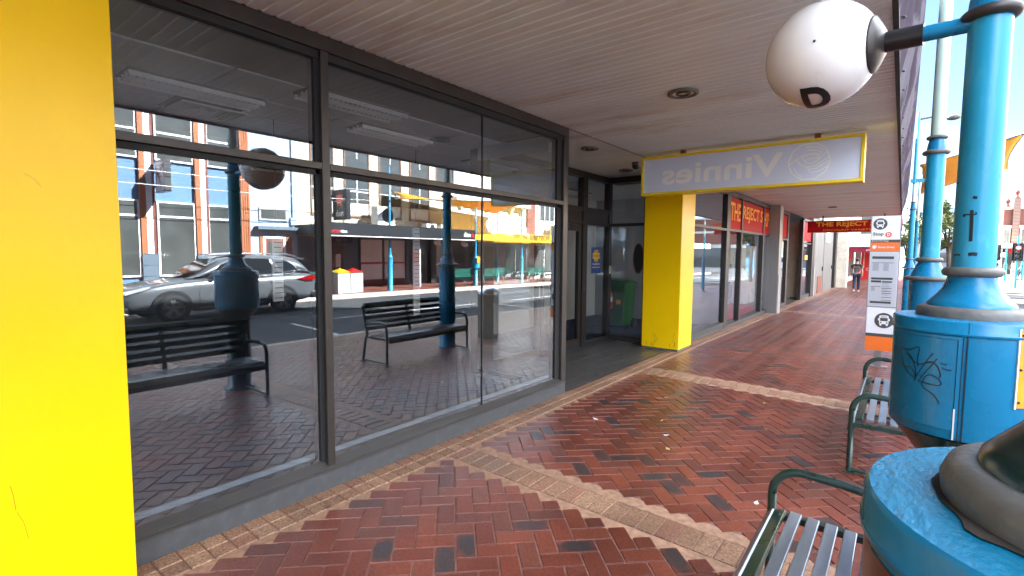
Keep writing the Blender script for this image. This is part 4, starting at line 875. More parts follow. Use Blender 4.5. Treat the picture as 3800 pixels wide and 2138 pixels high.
MB().box(-1.0, -.94, 11.7, 18.8, 0, 1.9).build('display_backing', M['grey_pane'], V)
MB().box(-.9, -.86, 11.62, 18.8, 1.9, 3.0).build('window_back_panel', M['inner_grey'], V)
MB().box(-.94, -.3, 11.8, 15.8, 0, .16).build('display_base', M['red_plain'], V)
pk = MB()
for k in range(16): y = 11.95+.24*k; pk.box(-.93, -.90, y, y+.16, .25+.1*random.random(), .72+.3*random.random())
pk.build('display_cards', mat('pale_blue_card', (.35, .55, .62), .6, var=.3, scale=3), V)
pk = MB()
for k in range(10): y = 12.0+.36*k; pk.box(-.925, -.895, y+.2, y+.33, .85, 1.2+.25*random.random())
pk.build('display_packs', mat('cream_pack', (.6, .5, .35), .6, var=.3, scale=4), V)
MB().box(-2.6, -2.5, 18.9, 22.25, -.2, 3).box(-2.5, -.95, 18.8, 18.9, -.2, 3).box(-2.5, -.1, 22.26, 22.34, -.2, 2.9).build('entrance_wall', mat('beige_wall', (.36, .31, .24), .8), V)
nb = MB()
for (y, z, w_, h_) in ((20.5, 1.75, .5, .42), (20.2, 1.25, .55, .4), (20.9, 1.22, .6, .45)): nb.box(-2.5, -2.47, y, y+w_, z, z+h_)
nb.build('notice_frames', M['black'], V)
nb = MB()
for (y, z, w_, h_) in ((20.53, 1.78, .44, .36), (20.93, 1.26, .54, .38)): nb.box(-2.47, -2.465, y, y+w_, z, z+h_)
nb.build('notice_sheets', M['paper'], V); MB().box(-2.47, -2.465, 20.23, 20.72, 1.28, 1.62).build('yellow_notice', M['fascia_yellow'], V)
MB().box(.012, .016, 22.6, 23.3, 1.42, 1.60).build('yellow_sticker', M['yellow_plain'], V)
t = thing('wrap_stand', 'wire stand of yellow paper rolls and a bag inside the shop entrance', 'display stand', (-.9, 20.8, -.11))
for k in range(5): MB().cyl((-.95+.07*k, 20.6+.1*k, .55), (-1.0+.09*k, 20.55+.12*k, 1.10-.05*(k % 2)), .035, 12).build('paper_roll', M['yellow_plain'] if k % 2 else M['orange_letter'], t)
MB().add([(-1.05, 20.4, -.1), (-.7, 20.4, -.1), (-.7, 21.2, -.1), (-1.05, 21.2, -.1), (-1.0, 20.5, .6), (-.68, 20.5, .6), (-.68, 21.1, .6), (-1.0, 21.1, .6)], [(4, 5, 6, 7), (0, 1, 5, 4), (1, 2, 6, 5), (2, 3, 7, 6), (3, 0, 4, 7)]).build('basket', M['mural'], t, .03)
MB().tube([(-.62, 20.35, -.1), (-.70, 20.45, .7), (-.62, 21.2, .7), (-.6, 21.3, -.1)], .012, 8).build('wire_frame', M['chrome'], t)
# second hanging sign
t = thing('hanging_sign', 'red hanging shop sign with orange stencil lettering at the canopy end', 'hanging sign', (1.6, 21.3, 2.7))
ys = 21.3; MB().box(.23, 3.0, ys, ys+.16, 2.435, 2.855).build('panel', M['red_sign'], t, .004)
text('THE REJECT SHOP', (.50, ys-.001, 2.60), (1, 0, 0), (0, 0, 1), M['orange_letter'], t, width=2.36, height=.21, bold=.035)
text('DISCOUNT VARIETY STORE', (.73, ys-.001, 2.49), (1, 0, 0), (0, 0, 1), M['orange_letter'], t, 'small_lettering', width=1.95, height=.055, bold=.008)
for x in (.7, 2.5): MB().box(x-.02, x+.02, ys+.05, ys+.11, 2.855, SOF).build('hanger', M['brown'], t)
# service wall
S_ = thing('service_wall', 'grey steel service doors with louvre and vent between dark pillars', 'doors', (-.2, 29, -.2))
MB().box(-.3, -.04, 25.1, 33.0, -.4, 4.2).build('wall', M['service_steel'], S_)
for ya, yb_ in ((25.3, 28.6), (28.8, 32.6)):
    d = MB().box(-.04, .0, ya, yb_, -.35, 2.75).build('door', M['service_steel'], S_, .004)
    MB().box(.0, .05, yb_-.35, yb_-.25, .85, 1.05).build('handle', M['black'], d)
lv = MB()
for k in range(6): lv.add([(0.0, 29.2, 2.28+.09*k), (.04, 29.2, 2.26+.09*k), (.04, 31.0, 2.26+.09*k), (.0, 31.0, 2.28+.09*k), (.0, 29.2, 2.31+.09*k), (.0, 31.0, 2.31+.09*k)], [(0, 1, 2, 3), (4, 5, 2, 1)])
lv.build('louvre', M['white'], S_)
MB().box(-.0, .02, 26.7, 28.1, -.15, .62).build('vent_grille', M['brown'], S_)
MB().box(-.1, .1, 33.0, 33.75, -.5, 3.4).build('pillar', M['dark_alu'], S_)
MB().box(.1, .13, 33.5, 33.75, -.5, .8).build('pillar_guard', M['steel_door'], S_)
F_ = thing('white_shop', 'white rendered shop with red window posters beyond the service doors', 'shop', (-3, 42, -.3))
MB().box(-6, 0, 33.75, 37.0, -.5, 5.5).box(-6, 0, 37.0, 54, 2.2, 5.5).box(-6, 0, 41.7, 43.2, -.5, 2.2).box(-6, -.02, 37, 54, -.5, .0).build('wall', M['render_white'], F_)
MB().box(-.02, .6, 33.76, 34.4, -.4, 3.1).build('corner_pier', mat('cream_pier', (.66, .62, .52), .7), F_)
for ya, yb_ in ((37.1, 41.6), (43.3, 53)): MB().box(-.12, -.06, ya, yb_, .02, 2.15).build('window', M['glass_dark'], F_)
for ya, yb_ in ((37.3, 39.2), (43.5, 47)): MB().box(-.055, -.04, ya, yb_, 1.2, 2.1).build('window_poster', M['red_sign'], F_)
C2 = thing('shop_awning', 'white boxed awning over the next shops with a magenta sign below', 'awning', (1.5, 40, 2.1))
MB().box(0, 2.75, 36, 58, 2.11, 2.66).build('fascia', M['render_white'], C2); MB().box(-.4, 2.7, 38.5, 39, 2.66, 4.9).build('upper_wall', M['render_white'], C2)
MB().box(.9, 2.1, 38.48, 38.5, 2.95, 4.4).build('upper_window', M['glass_dark'], C2)
t = thing('awning_sign', 'magenta hanging sign reading card under the white awning', 'hanging sign', (2, 36.5, 1.9))
MB().box(.58, 2.7, 36.4, 36.55, 1.775, 2.09).build('panel', M['magenta'], t); text('card', (1.32, 36.39, 1.87), (1, 0, 0), (0, 0, 1), M['white'], t, width=.5, height=.16, bold=.02, shear=.2)
R_ = thing('red_shopfront', 'bright red shopfront with pale stripes at the end of the footpath', 'shop', (2, 50, -.4))
MB().box(.37, 2.7, 50, 50.3, -.6, 2.1).build('wall', M['red_plain'], R_)
rs = MB()
for k in range(6): rs.box(.55+.36*k, .60+.36*k, 49.97, 50, .55, 2.0)
rs.build('stripe', M['render_white'], R_)
text('gifts', (1.0, 49.95, 1.55), (1, 0, 0), (0, 0, 1), M['white'], R_, width=.9, height=.3); text('OFF', (.75, 49.95, .35), (1, 0, 0), (0, 0, 1), M['white'], R_, width=.5, height=.22)
MB().box(.0, .36, 49.6, 50, -.5, 2.1).build('grey_pier', M['render_grey'], R_)
# ------------------------------------------------------------------ people
def skin_mesh(name, verts, edges, mt, parent, sub=1):
    """verts: list of (co, radius); first one is the root."""
    me = bpy.data.meshes.new(name); me.from_pydata([v[0] for v in verts], edges, []); o = bpy.data.objects.new(name, me); COL.objects.link(o)
    sk = o.modifiers.new('skin', 'SKIN'); sk.use_smooth_shade = True
    for i, v in enumerate(verts):
        s_ = me.skin_vertices[0].data[i]; r = v[1]; s_.radius = r if isinstance(r, tuple) else (r, r); s_.use_root = (i == 0)
    sb = o.modifiers.new('sub', 'SUBSURF'); sb.levels = sub; sb.render_levels = sub
    m2 = bpy.data.meshes.new_from_object(o.evaluated_get(bpy.context.evaluated_depsgraph_get()))
    bpy.data.objects.remove(o); bpy.data.meshes.remove(me); m2.name = name; m2.materials.clear(); m2.materials.append(mt)
    for p in m2.polygons: p.use_smooth = True
    r = bpy.data.objects.new(name, m2); COL.objects.link(r); r.parent = parent
    return r
def person(label, loc, rz, top, leg, hair=None, stride=.25, lean=0.0, skirt=False, group=None, scale=1.0):
    t = thing('person', label, 'person', loc, rz, group); t.scale = (scale,)*3
    s = stride; H = {}
    hips = {-1: Vector((-.09, 0, .90)), 1: Vector((.09, 0, .90))}
    def joint(k):
        d = s*k; knee = Vector((.09*k, .10+d*.35 if d > 0 else .04+d*.3, .50)); ank = Vector((.085*k, d if d > 0 else d*1.1, .09 if d >= 0 else .14)); toe = ank+Vector((.01*k, .15, -.05 if d >= 0 else -.09))
        return knee, ank, toe
    ln = Vector((0, lean, 0))
    V_ = [((0, 0, .95), .12), (tuple(Vector((0, .0, 1.10))+ln*.4), (.125, .10)), (tuple(Vector((0, 0, 1.30))+ln*.8), (.15, .11)), (tuple(Vector((0, -.01, 1.45))+ln), (.07, .06)), (tuple(Vector((0, .01, 1.53))+ln*1.1), .05),
          (tuple(Vector((0, .025, 1.60))+ln*1.2), (.066, .08)), (tuple(Vector((0, .015, 1.68))+ln*1.2), (.076, .094)), (tuple(Vector((0, .0, 1.745))+ln*1.2), (.06, .07))]
    E_ = [(0, 1), (1, 2), (2, 3), (3, 4), (4, 5), (5, 6), (6, 7)]
    arms = {}
    for k in (-1, 1):
        b = len(V_); sw = -s*k*.7
        sh, el, wr, hd = Vector((.18*k, 0, 1.41))+ln, Vector((.235*k, sw*.4-.03, 1.13))+ln*.7, Vector((.24*k, sw+.06, .90))+ln*.5, Vector((.238*k, sw+.085, .835))+ln*.5
        arms[k] = (sh, el, wr)
        V_ += [(tuple(sh), .056), (tuple(el), .042), (tuple(wr), .028), (tuple(hd), (.018, .034))]
        E_ += [(2, b), (b, b+1), (b+1, b+2), (b+2, b+3)]
        for f in range(4):
            i = len(V_); p = hd+Vector((0, -.028+.019*f, -.03)); V_ += [(tuple(p), .009), (tuple(p+Vector((-.004*k, .012, -.045-.008*(f in (1, 2))))), .007)]; E_ += [(b+3, i), (i, i+1)]
        i = len(V_); V_ += [(tuple(hd+Vector((-.012*k, .042, .005))), .010), (tuple(hd+Vector((-.02*k, .06, -.03))), .008)]; E_ += [(b+2, i), (i, i+1)]
        kn, an, to = joint(k); b = len(V_); V_ += [(tuple(hips[k]), .088), (tuple(kn), .058), (tuple(an), .040), (tuple(to), (.035, .028))]; E_ += [(0, b), (b, b+1), (b+1, b+2), (b+2, b+3)]
    skin_mesh('body', V_, E_, M['skin'], t)
    n1 = [V_[0], V_[1], V_[2], V_[3]]; n1 = [(n1[0][0], (.140, .118)), (n1[1][0], (.150, .118)), (n1[2][0], (.172, .128)), (n1[3][0], (.088, .075))]; e1 = [(0, 1), (1, 2), (2, 3)]
    for k in (-1, 1):
        sh, el, wr = arms[k]; b = len(n1); n1 += [(tuple(sh), .076), (tuple(sh.lerp(el, .75)), .062)]; e1 += [(2, b), (b, b+1)]
    skin_mesh('shirt', n1, e1, top, t)
    if skirt:
        MB().lathe([(.13, 1.0), (.17, .9), (.25, .45), (.25, .44), (.1, .5)], (0, 0, 0), 20).build('skirt', leg, t, world=True)
    else:
        n2 = [((0, 0, .97), (.145, .125))]; e2 = []
        for k in (-1, 1):
            kn, an, to = joint(k); b = len(n2); n2 += [(tuple(hips[k]), .104), (tuple(kn), .076), (tuple(an+Vector((0, -.005, .02))), .060)]; e2 += [(0, b), (b, b+1), (b+1, b+2)]
        skin_mesh('trousers', n2, e2, leg, t)
    for k in (-1, 1):
        kn, an, to = joint(k); skin_mesh('shoe', [(tuple(an+Vector((0, -.03, -.04))), (.045, .04)), (tuple(to+Vector((0, .03, 0))), (.045, .032))], [(0, 1)], M['white'] if leg is M['jean'] else M['black'], t)
    hc = Vector((0, -.012, 1.695))+ln*1.2
    MB().sphere(hc, .1, 20, 12, 0, (.84, 1.0, .95)).build('hair', hair or M['hair'], t, world=True)
    fc = MB(); hz = Vector((0, .115, 1.65))+ln*1.2
    fc.sphere(hz+Vector((0, -.005, -.01)), .014, 8, 6, 0, (.8, 1.4, 1.3)); fc.build('nose', M['skin'], t, world=True)
    ey_ = MB()
    for k in (-1, 1): ey_.sphere(hz+Vector((.03*k, -.022, .02)), .009, 8, 6)
    ey_.build('eyes', M['black'], t, world=True)
    return t
print_shirt = mat('patterned_grey_shirt', (.10, .085, .085), .9, var=.5, scale=9, col2=(.30, .20, .18), c2=(.5, .6), c2scale=6)
w = person('man in dark top and navy trousers walking away along the covered footpath', (1.30, 30.0, G(1.3, 30)), 0, print_shirt, M['jean'], None, .22, scale=.95)
skin_mesh('yoke', [((0, -.01, 1.33), (.205, .155)), ((0, -.015, 1.455), (.11, .095)), ((-.19, -.005, 1.40), .098), ((-.22, -.01, 1.25), .088), ((.19, -.005, 1.40), .098), ((.22, -.01, 1.25), .088)], [(0, 1), (0, 2), (2, 3), (0, 4), (4, 5)], M['shirt_dark'], w)
purple = mat('purple_top', (.10, .03, .14), .9); whitec = mat('white_top', (.6, .6, .62), .9)
FZ = -.62
person('pedestrian in pale clothes crossing the far junction', (11.3, 66, FZ), radians(-70), whitec, whitec, None, .3)
person('pedestrian in purple top crossing beside the red signal', (13.0, 74, FZ), radians(80), purple, M['shirt_dark'], None, .34)
person('pedestrian in black beside the far white van', (11.2, 76, FZ), radians(60), M['shirt_dark'], M['jean'], None, .3)
person('pedestrian in white top at the right picture edge beyond the junction', (14.2, 76, FZ), radians(90), whitec, M['brown'], None, .25)
# seated person behind the bus stop board: shoulder and head only show beside the slim post
# ------------------------------------------------------------------ trees
def tree(label, x, y, zb, h, r, n, leaf, seed, squash=1.0):
    rnd = random.Random(seed); t = thing('street_tree', label, 'tree', (x, y, zb), 0, 'street trees down the road')
    tr = MB(); tr.tube([(x, y, zb), (x+.05, y, zb+h*.25), (x-.04, y+.05, zb+h*.5)], [.14, .11, .08], 12)
    tips = []
    for k in range(7):
        a = 2*pi*k/7+rnd.random(); e = Vector((x+cos(a)*r*.6, y+sin(a)*r*.6, zb+h*(.6+.3*rnd.random()))); tr.tube([(x-.02, y+.02, zb+h*(.32+.03*k)), (Vector((x, y, zb+h*.5))+e)/2+Vector((0, 0, .15)), e], [.06, .04, .015], 7); tips.append(e)
    tr.build('trunk', M['bark'], t)
    cl = [(e, r*(.35+.25*rnd.random())) for e in tips]+[(Vector((x+(rnd.random()-.5)*1.5*r, y+(rnd.random()-.5)*1.5*r, zb+h*(.45+.5*rnd.random()))), r*(.25+.2*rnd.random())) for _ in range(7)]
    for mi, lm in enumerate((M['leaf_a'], M['leaf_b'])):
        c = MB()
        for _ in range(n//2):
            p, cr_ = rnd.choice(cl); d = Vector((rnd.gauss(0, 1), rnd.gauss(0, 1), rnd.gauss(0, 1))).normalized()*cr_*rnd.random()**.4; q = p+d
            u = Vector((rnd.gauss(0, 1), rnd.gauss(0, 1), rnd.gauss(0, .6))).normalized()*.09; v_ = u.cross(Vector((rnd.gauss(0, 1), rnd.gauss(0, 1), rnd.gauss(0, 1)))).normalized()*.055
            c.add([q-u, q+v_, q+u, q-v_], [(0, 1, 2, 3)])
        c.build('crown', lm, t)
    return t
tree('leafy street tree showing between the two thick blue posts', 4.1, 36, -.3, 5.0, 1.0, 2600, 'a', 3)
tree('leafy street tree right of the second blue post', 5.1, 37.5, -.3, 4.8, .9, 2400, 'b', 5)
tree('thin street tree beside the slim blue post', 3.3, 41, -.35, 4.2, .8, 1400, 'b', 8)
# ------------------------------------------------------------------ shade sails
def sail(label, corners, posts, group='orange shade sails'):
    A, B, C_, D = [Vector(p) for p in corners]; t = thing('shade_sail', label, 'shade sail', tuple((A+B+C_+D)/4), 0, group); n = 14; vs = []
    for j in range(n+1):
        for i in range(n+1):
            u, v = i/n, j/n; p = (A*(1-u)+B*u)*(1-v)+(D*(1-u)+C_*u)*v; cen = (A+B+C_+D)/4
            pull = .10*(4*u*(1-u)*abs(2*v-1)**2+4*v*(1-v)*abs(2*u-1)**2); p = p.lerp(cen, pull); p.z -= .16*16*u*(1-u)*v*(1-v)*.3; vs.append(p)
    m = MB(); m.add(vs, [(j*(n+1)+i, j*(n+1)+i+1, (j+1)*(n+1)+i+1, (j+1)*(n+1)+i) for j in range(n) for i in range(n)], 0, True); o = m.build('cloth', M['sail'], t)
    so = o.modifiers.new('thick', 'SOLIDIFY'); so.thickness = .008
    bm_ = MB()
    for e in range(n+1): pass
    edge = [vs[i] for i in range(n+1)]+[vs[(j)*(n+1)+n] for j in range(1, n+1)]+[vs[n*(n+1)+i] for i in range(n-1, -1, -1)]+[vs[j*(n+1)] for j in range(n-1, -1, -1)]
    bm_.tube(edge, .018, 6, False).build('edge_cable', M['dark_alu'], t)
    a = MB()
    for p, q_ in posts: a.tube([p, Vector(p).lerp(Vector(q_), .5)+Vector((0, 0, .12)), q_], .04, 10)
    a.build('support_arm', M['alu'], t)
    return t
sail('orange shade sail over the near kerb seen between and right of the blue posts', [(3.40, 25, 5.1), (6.2, 25, 5.92), (6.5, 31, 5.45), (3.45, 31, 4.5)], [((6.2, 25, 5.92), (7.6, 25.3, 6.35)), ((6.2, 25, 5.92), (5.3, 27.6, 5.55)), ((6.5, 31, 5.45), (5.9, 30.4, 5.0))])
plain_post(5.3, 27.6, 'slim blue pole holding the near orange shade sail', G(5.3, 27.6), s=.6, top=5.4)
# ------------------------------------------------------------------ far end of the street
T = thing('corner_building', 'red brick corner building with white bands and turret finials beyond the junction', 'building', (16, 88, FZ))
cb = MB(); cb.box(12.6, 30, 86, 98, FZ+3.2, 7.4).box(13.4, 14.0, 85.6, 86, FZ+3.2, 8.6).box(14.6, 20, 86, 86.4, 7.4, 8.6).box(15.4, 16, 85.6, 86, FZ+3.2, 8.6).build('wall', M['red_brick'], T)
MB().box(12.5, 30, 85.8, 86, 5.0, 5.35).box(12.5, 30, 85.8, 86, 7.3, 7.6).box(12.5, 13.3, 85.85, 86, FZ+3.2, 5).box(14.1, 15.3, 85.85, 86, 3.0, 5).build('band', M['render_white'], T)
for x in (12.9, 13.7, 15.0): MB().lathe([(.3, 0), (.3, .2), (.12, .3), (.12, .45), (.28, .7), (.2, .95), (0, 1.1)], (x, 86.2, 7.55 if x < 13.5 else 8.6), 14).build('finial', M['brown'], T)
wi = MB()
for x in (12.75, 14.3, 14.9, 16.4, 17.4): wi.box(x, x+.45, 85.78, 85.84, 3.1, 4.8)
wi.build('window', M['glass_dark'], T)
MB().box(14.7, 16.5, 84.9, 85.7, 4.3, 5.6).build('bay_roof', M['slate_blue'], T)
MB().box(11.6, 30, 83.6, 86, 2.55, 3.1).build('awning', M['render_white'], T); MB().box(12.2, 30, 85.9, 86, FZ, 2.5).build('shopfront', M['glass_dark'], T)
MB().box(13.0, 15.2, 83.55, 83.6, 2.0, 2.5).build('shop_sign', M['red_sign'], T)
for x in (12.2, 13.6, 15): MB().box(x, x+.5, 85.5, 85.88, FZ, 2.5).build('pier', M['render_white'], T)
T = thing('low_building', 'low pale building with grey roof left of the brick corner building', 'building', (10.5, 96, FZ))
MB().box(4, 12.4, 95, 105, FZ, 4.2).build('wall', M['pale_blue'], T); MB().add([(3.5, 94.6, 4.2), (12.6, 94.6, 4.2), (12.6, 105, 4.2), (3.5, 105, 4.2), (5, 99, 5.6), (11, 99, 5.6)], [(0, 1, 5, 4), (1, 2, 5), (2, 3, 4, 5), (3, 0, 4)]).build('roof', M['slate_blue'], T); MB().box(5, 12, 94.9, 95, .6, 2.0).build('window', M['glass_dark'], T)
def signal(x, y, lab, lit):
    t = thing('traffic_light', lab, 'traffic light', (x, y, -.5), 0, 'traffic lights at the far junction')
    MB().cyl((x, y, -.5), (x, y, 2.9), .055, 12).build('pole', M['pole_far'], t)
    MB().box(x-.16, x+.16, y-.16, y-.02, 1.4, 2.35).build('housing', M['black'], t, .02); MB().box(x-.27, x+.27, y-.02, y, 1.3, 2.45).build('backing_board', M['black_matt'], t)
    MB().disc((x, y-.165, 2.16), (0, -1, 0), .11, 20).build('red_lamp', M['lit_red'] if lit else M['black'], t)
    for z in (1.88, 1.60): MB().disc((x, y-.165, z), (0, -1, 0), .10, 20).build('dark_lamp', M['glass_dark'], t)
    for z in (2.16, 1.88, 1.60): MB().tube([(x, y-.16, z), (x, y-.34, z-.02)], .13, 16, False).build('visor', M['black'], t)
signal(8.95, 46, 'traffic light with its red lamp lit at the far junction', True)
signal(8.55, 52, 'traffic light seen dark behind the lit red one', False)
plain_post(10.3, 62, 'pale blue lamp post with white globe across the far junction', FZ, lamp=(-.1, .5), s=.7, m=M['pole_far'], group='lamp posts across the junction', top=3.4)
plain_post(11.9, 66, 'pale blue lamp post beside the red signal across the junction', FZ, lamp=(-.1, .5), s=.7, m=M['pole_far'], group='lamp posts across the junction', top=3.6)
t = thing('white_van', 'white van parked beyond the junction left of the walkers', 'van', (10.2, 80, FZ))
x, y, z = 10.2, 80, FZ
P = [Vector((x-.95, y-2.3, z+a)) for a in (0,)]
MB().prism([Vector((x-.95, y+b, z+a)) for b, a in ((-2.3, .35), (2.3, .35), (2.3, 1.0), (1.5, 1.25), (.9, 2.0), (-2.3, 2.0))], (1.9, 0, 0)).build('body', M['white'], t, .08)
MB().box(x-.8, x+.8, y-2.315, y-2.29, z+1.15, z+1.75).build('rear_window', M['car_glass'], t)
for sx in (-1, 1):
    MB().box(x+sx*.955-.01, x+sx*.955+.01, y-1.9, y+.9, z+1.2, z+1.75).build('side_window', M['car_glass'], t); MB().box(x+sx*.8-.1, x+sx*.8+.1, y-2.32, y-2.29, z+.8, z+1.1).build('tail_light', M['tail_red'], t)
    for b in (-1.4, 1.4): MB().cyl((x+sx*.75, y+b, z+.33), (x+sx*.97, y+b, z+.33), .33, 22).build('wheel', M['rubber'], t)
# litter on the paving
lfm = [mat('dry_leaf', (.42, .26, .10), .8), mat('pale_scrap', (.66, .64, .58), .8)]
for x, y, k in ((.98, 5.55, 0), (1.24, 4.75, 0), (1.42, 4.4, 1), (1.55, 4.1, 0), (.72, 4.35, 1), (2.1, 5.2, 0), (2.35, 3.6, 1), (1.9, 6.1, 0)):
    z = G(x, y); a = random.random()*3; s_ = .012+.01*random.random(); u = Vector((cos(a), sin(a), 0))*s_*1.6; v_ = Vector((-sin(a), cos(a), 0))*s_
    o = MB().add([Vector((x, y, z+.004))-u, Vector((x, y, z+.002))-v_, Vector((x, y, z+.012))+u, Vector((x, y, z+.003))+v_, Vector((x, y, z+.0065))], [(0, 1, 4), (1, 2, 4), (2, 3, 4), (3, 0, 4)]).build('litter_scrap', lfm[k], None, loc=(x, y, z))
    tag(o, ('tiny curled brown leaf', 'tiny pale paper scrap')[k]+' lying on the red brick footpath', 'litter', 'scraps on the paving')
# ------------------------------------------------------------------ the other side of the street (faces -x; mirrored in the shop window)
XF = 17.0
def wallbox(mb, y0, y1, z0, z1, d=.0, th=.3, mi=0): return mb.box(XF-d, XF+th, y0, y1, z0, z1, mi)
BB = thing('blue_building', 'pale blue and white building with orange timber battens across the road', 'building', (XF, 5, 0))
MB().box(XF+.12, XF+8, -9, 11.05, -.3, 9.5).build('wall', M['blue_wall'], BB)
MB().box(XF, XF+.12, 9.14, 11.05, -.3, 9.5).build('plain_wall', M['pale_blue'], BB)
pw = MB(); tb = MB(); br_ = MB(); bs = MB(); wn_ = MB(); wf = MB()
per = [(-6.6+1.58*k) for k in range(10)]
def bay(y0, y1):
    for z0, z1, bar in ((.72, 3.31, 2.78), (4.68, 6.75, 5.62), (7.6, 9.2, 8.4)):
        wn_.box(XF+.05, XF+.115, y0+.06, y1-.06, z0+.06, z1-.06)
        for a, b, c, d in ((y0, y0+.06, z0, z1), (y1-.06, y1, z0, z1), (y0+.06, y1-.06, z0, z0+.06), (y0+.06, y1-.06, z1-.06, z1), (y0+.06, y1-.06, bar-.03, bar+.04)): wf.box(XF+.03, XF+.118, a, b, c, d)
for y0, y1 in ((-5.2, -4.0), (-3.55, -2.35), (-1.9, -.7), (-.25, .95), (1.4, 2.6), (2.95, 4.15), (4.4, 5.57), (6.06, 7.24), (7.65, 8.78)): bay(y0, y1)
for y0 in (-2.34, .96, 4.16, 5.58, 7.25):
    tb.box(XF-.03, XF+.115, y0, y0+.16, 1.5, 9.5); pw.box(XF-.02, XF+.115, y0+.165, y0+.345, 1.5, 9.5); br_.box(XF-.03, XF+.115, y0+.35, y0+.42, 1.5, 9.5)
    for k in range(4): bs.box(XF-.06, XF+.115, y0-.01, y0+.44, .0+.375*k, .36+.375*k)
for k in range(4): tb.box(XF-.05, XF+.115, 8.80+.085*k, 8.865+.085*k, -.1, 9.5)
pw.build('white_pilaster', M['white'], BB); tb.build('timber_batten', M['timber'], BB); br_.build('brown_trim', M['brown'], BB); bs.build('pilaster_base', M['slate_blue'], BB)
wn_.build('window', M['glass_dark'], BB); wf.build('window_frame', M['white'], BB)
MB().box(XF-.35, XF, 9.28, 11.0, 2.47, 2.60).build('door_canopy', M['slate_blue'], BB, .01)
MB().box(XF-.05, XF, 9.47, 10.62, 2.84, 3.34).build('vent_window_frame', M['render_grey'], BB); MB().box(XF-.055, XF-.05, 9.55, 10.54, 2.92, 3.26).build('vent_window', M['glass_dark'], BB)
d_ = MB().box(XF-.02, XF-.0, 9.72, 10.42, -.05, 2.12).build('door', M['brown'], BB)
MB().box(XF-.03, XF-.02, 9.80, 10.34, 1.0, 2.0).build('pane', M['glass_dark'], d_)
MB().box(XF-.04, XF, 9.60, 9.71, -.05, 2.2).box(XF-.04, XF, 10.43, 10.54, -.05, 2.2).box(XF-.04, XF, 9.71, 10.43, 2.12, 2.22).build('door_frame', M['white'], BB)
tb2 = MB()
for k in range(3): tb2.box(XF-.045, XF, 10.56+.08*k, 10.62+.08*k, -.05, 2.2)
tb2.box(XF-.045, XF, 9.48, 9.58, -.05, 2.2); tb2.build('timber_jamb', M['timber'], BB)
MB().cyl((XF-.04, 10.86, .0), (XF-.04, 10.86, 9), .035, 10).box(XF-.1, XF, 10.74, 11.0, 2.7, 3.0).build('downpipe', M['pale_blue'], BB)
wire = MB()
for z0_ in (4.15, 3.7): wire.tube([(XF-1.2, y, z0_+.10*((y-5)/6)**2) for y in (-3, 0, 3, 5, 7, 9, 11, 14)], .012, 6)
wo_ = wire.build('overhead_cable', M['white'], None, loc=(XF-1.2, 4, 4)); tag(wo_, 'thin pale cables strung along the blue building across the road', 'cable')
t = thing('blade_sign', 'square grey blade sign with thin black letters on the blue building', 'sign', (XF, 5.9, 4))
MB().box(16.0, 16.85, 6.0, 6.15, 3.58, 4.58).build('panel', M['sign_white'], t, .01); MB().box(15.95, 16.0, 5.98, 6.17, 3.56, 4.6).box(16.0, 16.87, 5.98, 6.17, 4.58, 4.6).box(16.0, 16.87, 5.98, 6.17, 3.56, 3.58).build('frame', M['sign_grey'], t)
MB().box(16.85, 17.1, 6.05, 6.1, 4.3, 4.36).box(16.85, 17.1, 6.05, 6.1, 3.8, 3.86).box(16.85, 16.95, 5.62, 5.72, 3.85, 4.05).box(16.9, 17.1, 5.65, 5.69, 3.93, 3.97).build('bracket', M['sign_grey'], t)
for s_, x, z, h in (('N', 16.1, 4.2, .28), ('M', 16.52, 3.98, .28), ('8', 16.33, 3.92, .26), ('T', 16.3, 3.65, .24)): text(s_, (x, 5.998, z), (1, 0, 0), (0, 0, 1), M['sign_grey'], t, height=h)
# cream brick bank building
NB = thing('cream_building', 'cream brick bank building with black awning fascia across the road', 'building', (XF, 16, 0))
MB().box(XF, XF+9, 11.05, 20.1, 2.3, 8.6).build('wall', M['cream_brick'], NB)
MB().box(XF+.6, XF+9, 11.05, 22.4, -.3, 2.3).build('ground_floor_wall', M['slate_blue'], NB)
wn_ = MB(); wf = MB(); sl_ = MB()
for y0 in (11.75, 13.38, 15.3, 17.2, 19.05):
    y1 = y0+(1.25 if y0 > 12 else 1.0)
    for z0, z1 in ((3.3, 4.93), (5.35, 6.6), (7.1, 8.1)):
        if y0 > 19 and z0 < 5: continue
        wn_.box(XF-.012, XF-.004, y0, y1, z0+(.55 if z0 < 4 else 0), z1)
        wf.box(XF-.03, XF-.013, (y0+y1)/2-.03, (y0+y1)/2+.03, z0+.55, z1).box(XF-.03, XF-.013, y0, y1, (z0+z1)/2+.25, (z0+z1)/2+.31)
        if z0 < 4: wf.box(XF-.02, XF-.004, y0, y1, z0, z0+.55)
        sl_.box(XF-.08, XF, y0-.06, y1+.06, z0-.09, z0).box(XF-.05, XF-.0, y0-.05, y0, z0, z1+.05).box(XF-.05, XF, y1, y1+.05, z0, z1+.05)
wn_.build('window', M['glass_dark'], NB); wf.build('window_frame', M['render_white'], NB); sl_.build('window_sill', M['cream_bed'], NB)
MB().box(14.52, XF, 11.05, 19.36, 2.34, 2.62).build('awning_roof', M['render_grey'], NB)
fa = MB().box(14.44, 14.52, 11.04, 19.36, 2.27, 2.77).box(14.52, XF, 11.0, 11.05, 2.3, 2.72).build('awning_fascia', M['fascia_black'], NB)
MB().box(14.43, 14.5, 11.04, 19.36, 2.23, 2.268).build('fascia_trim', M['white'], NB)
MB().box(14.55, XF, 11.1, 19.3, 2.30, 2.338).build('awning_soffit', M['cream_bed'], NB)
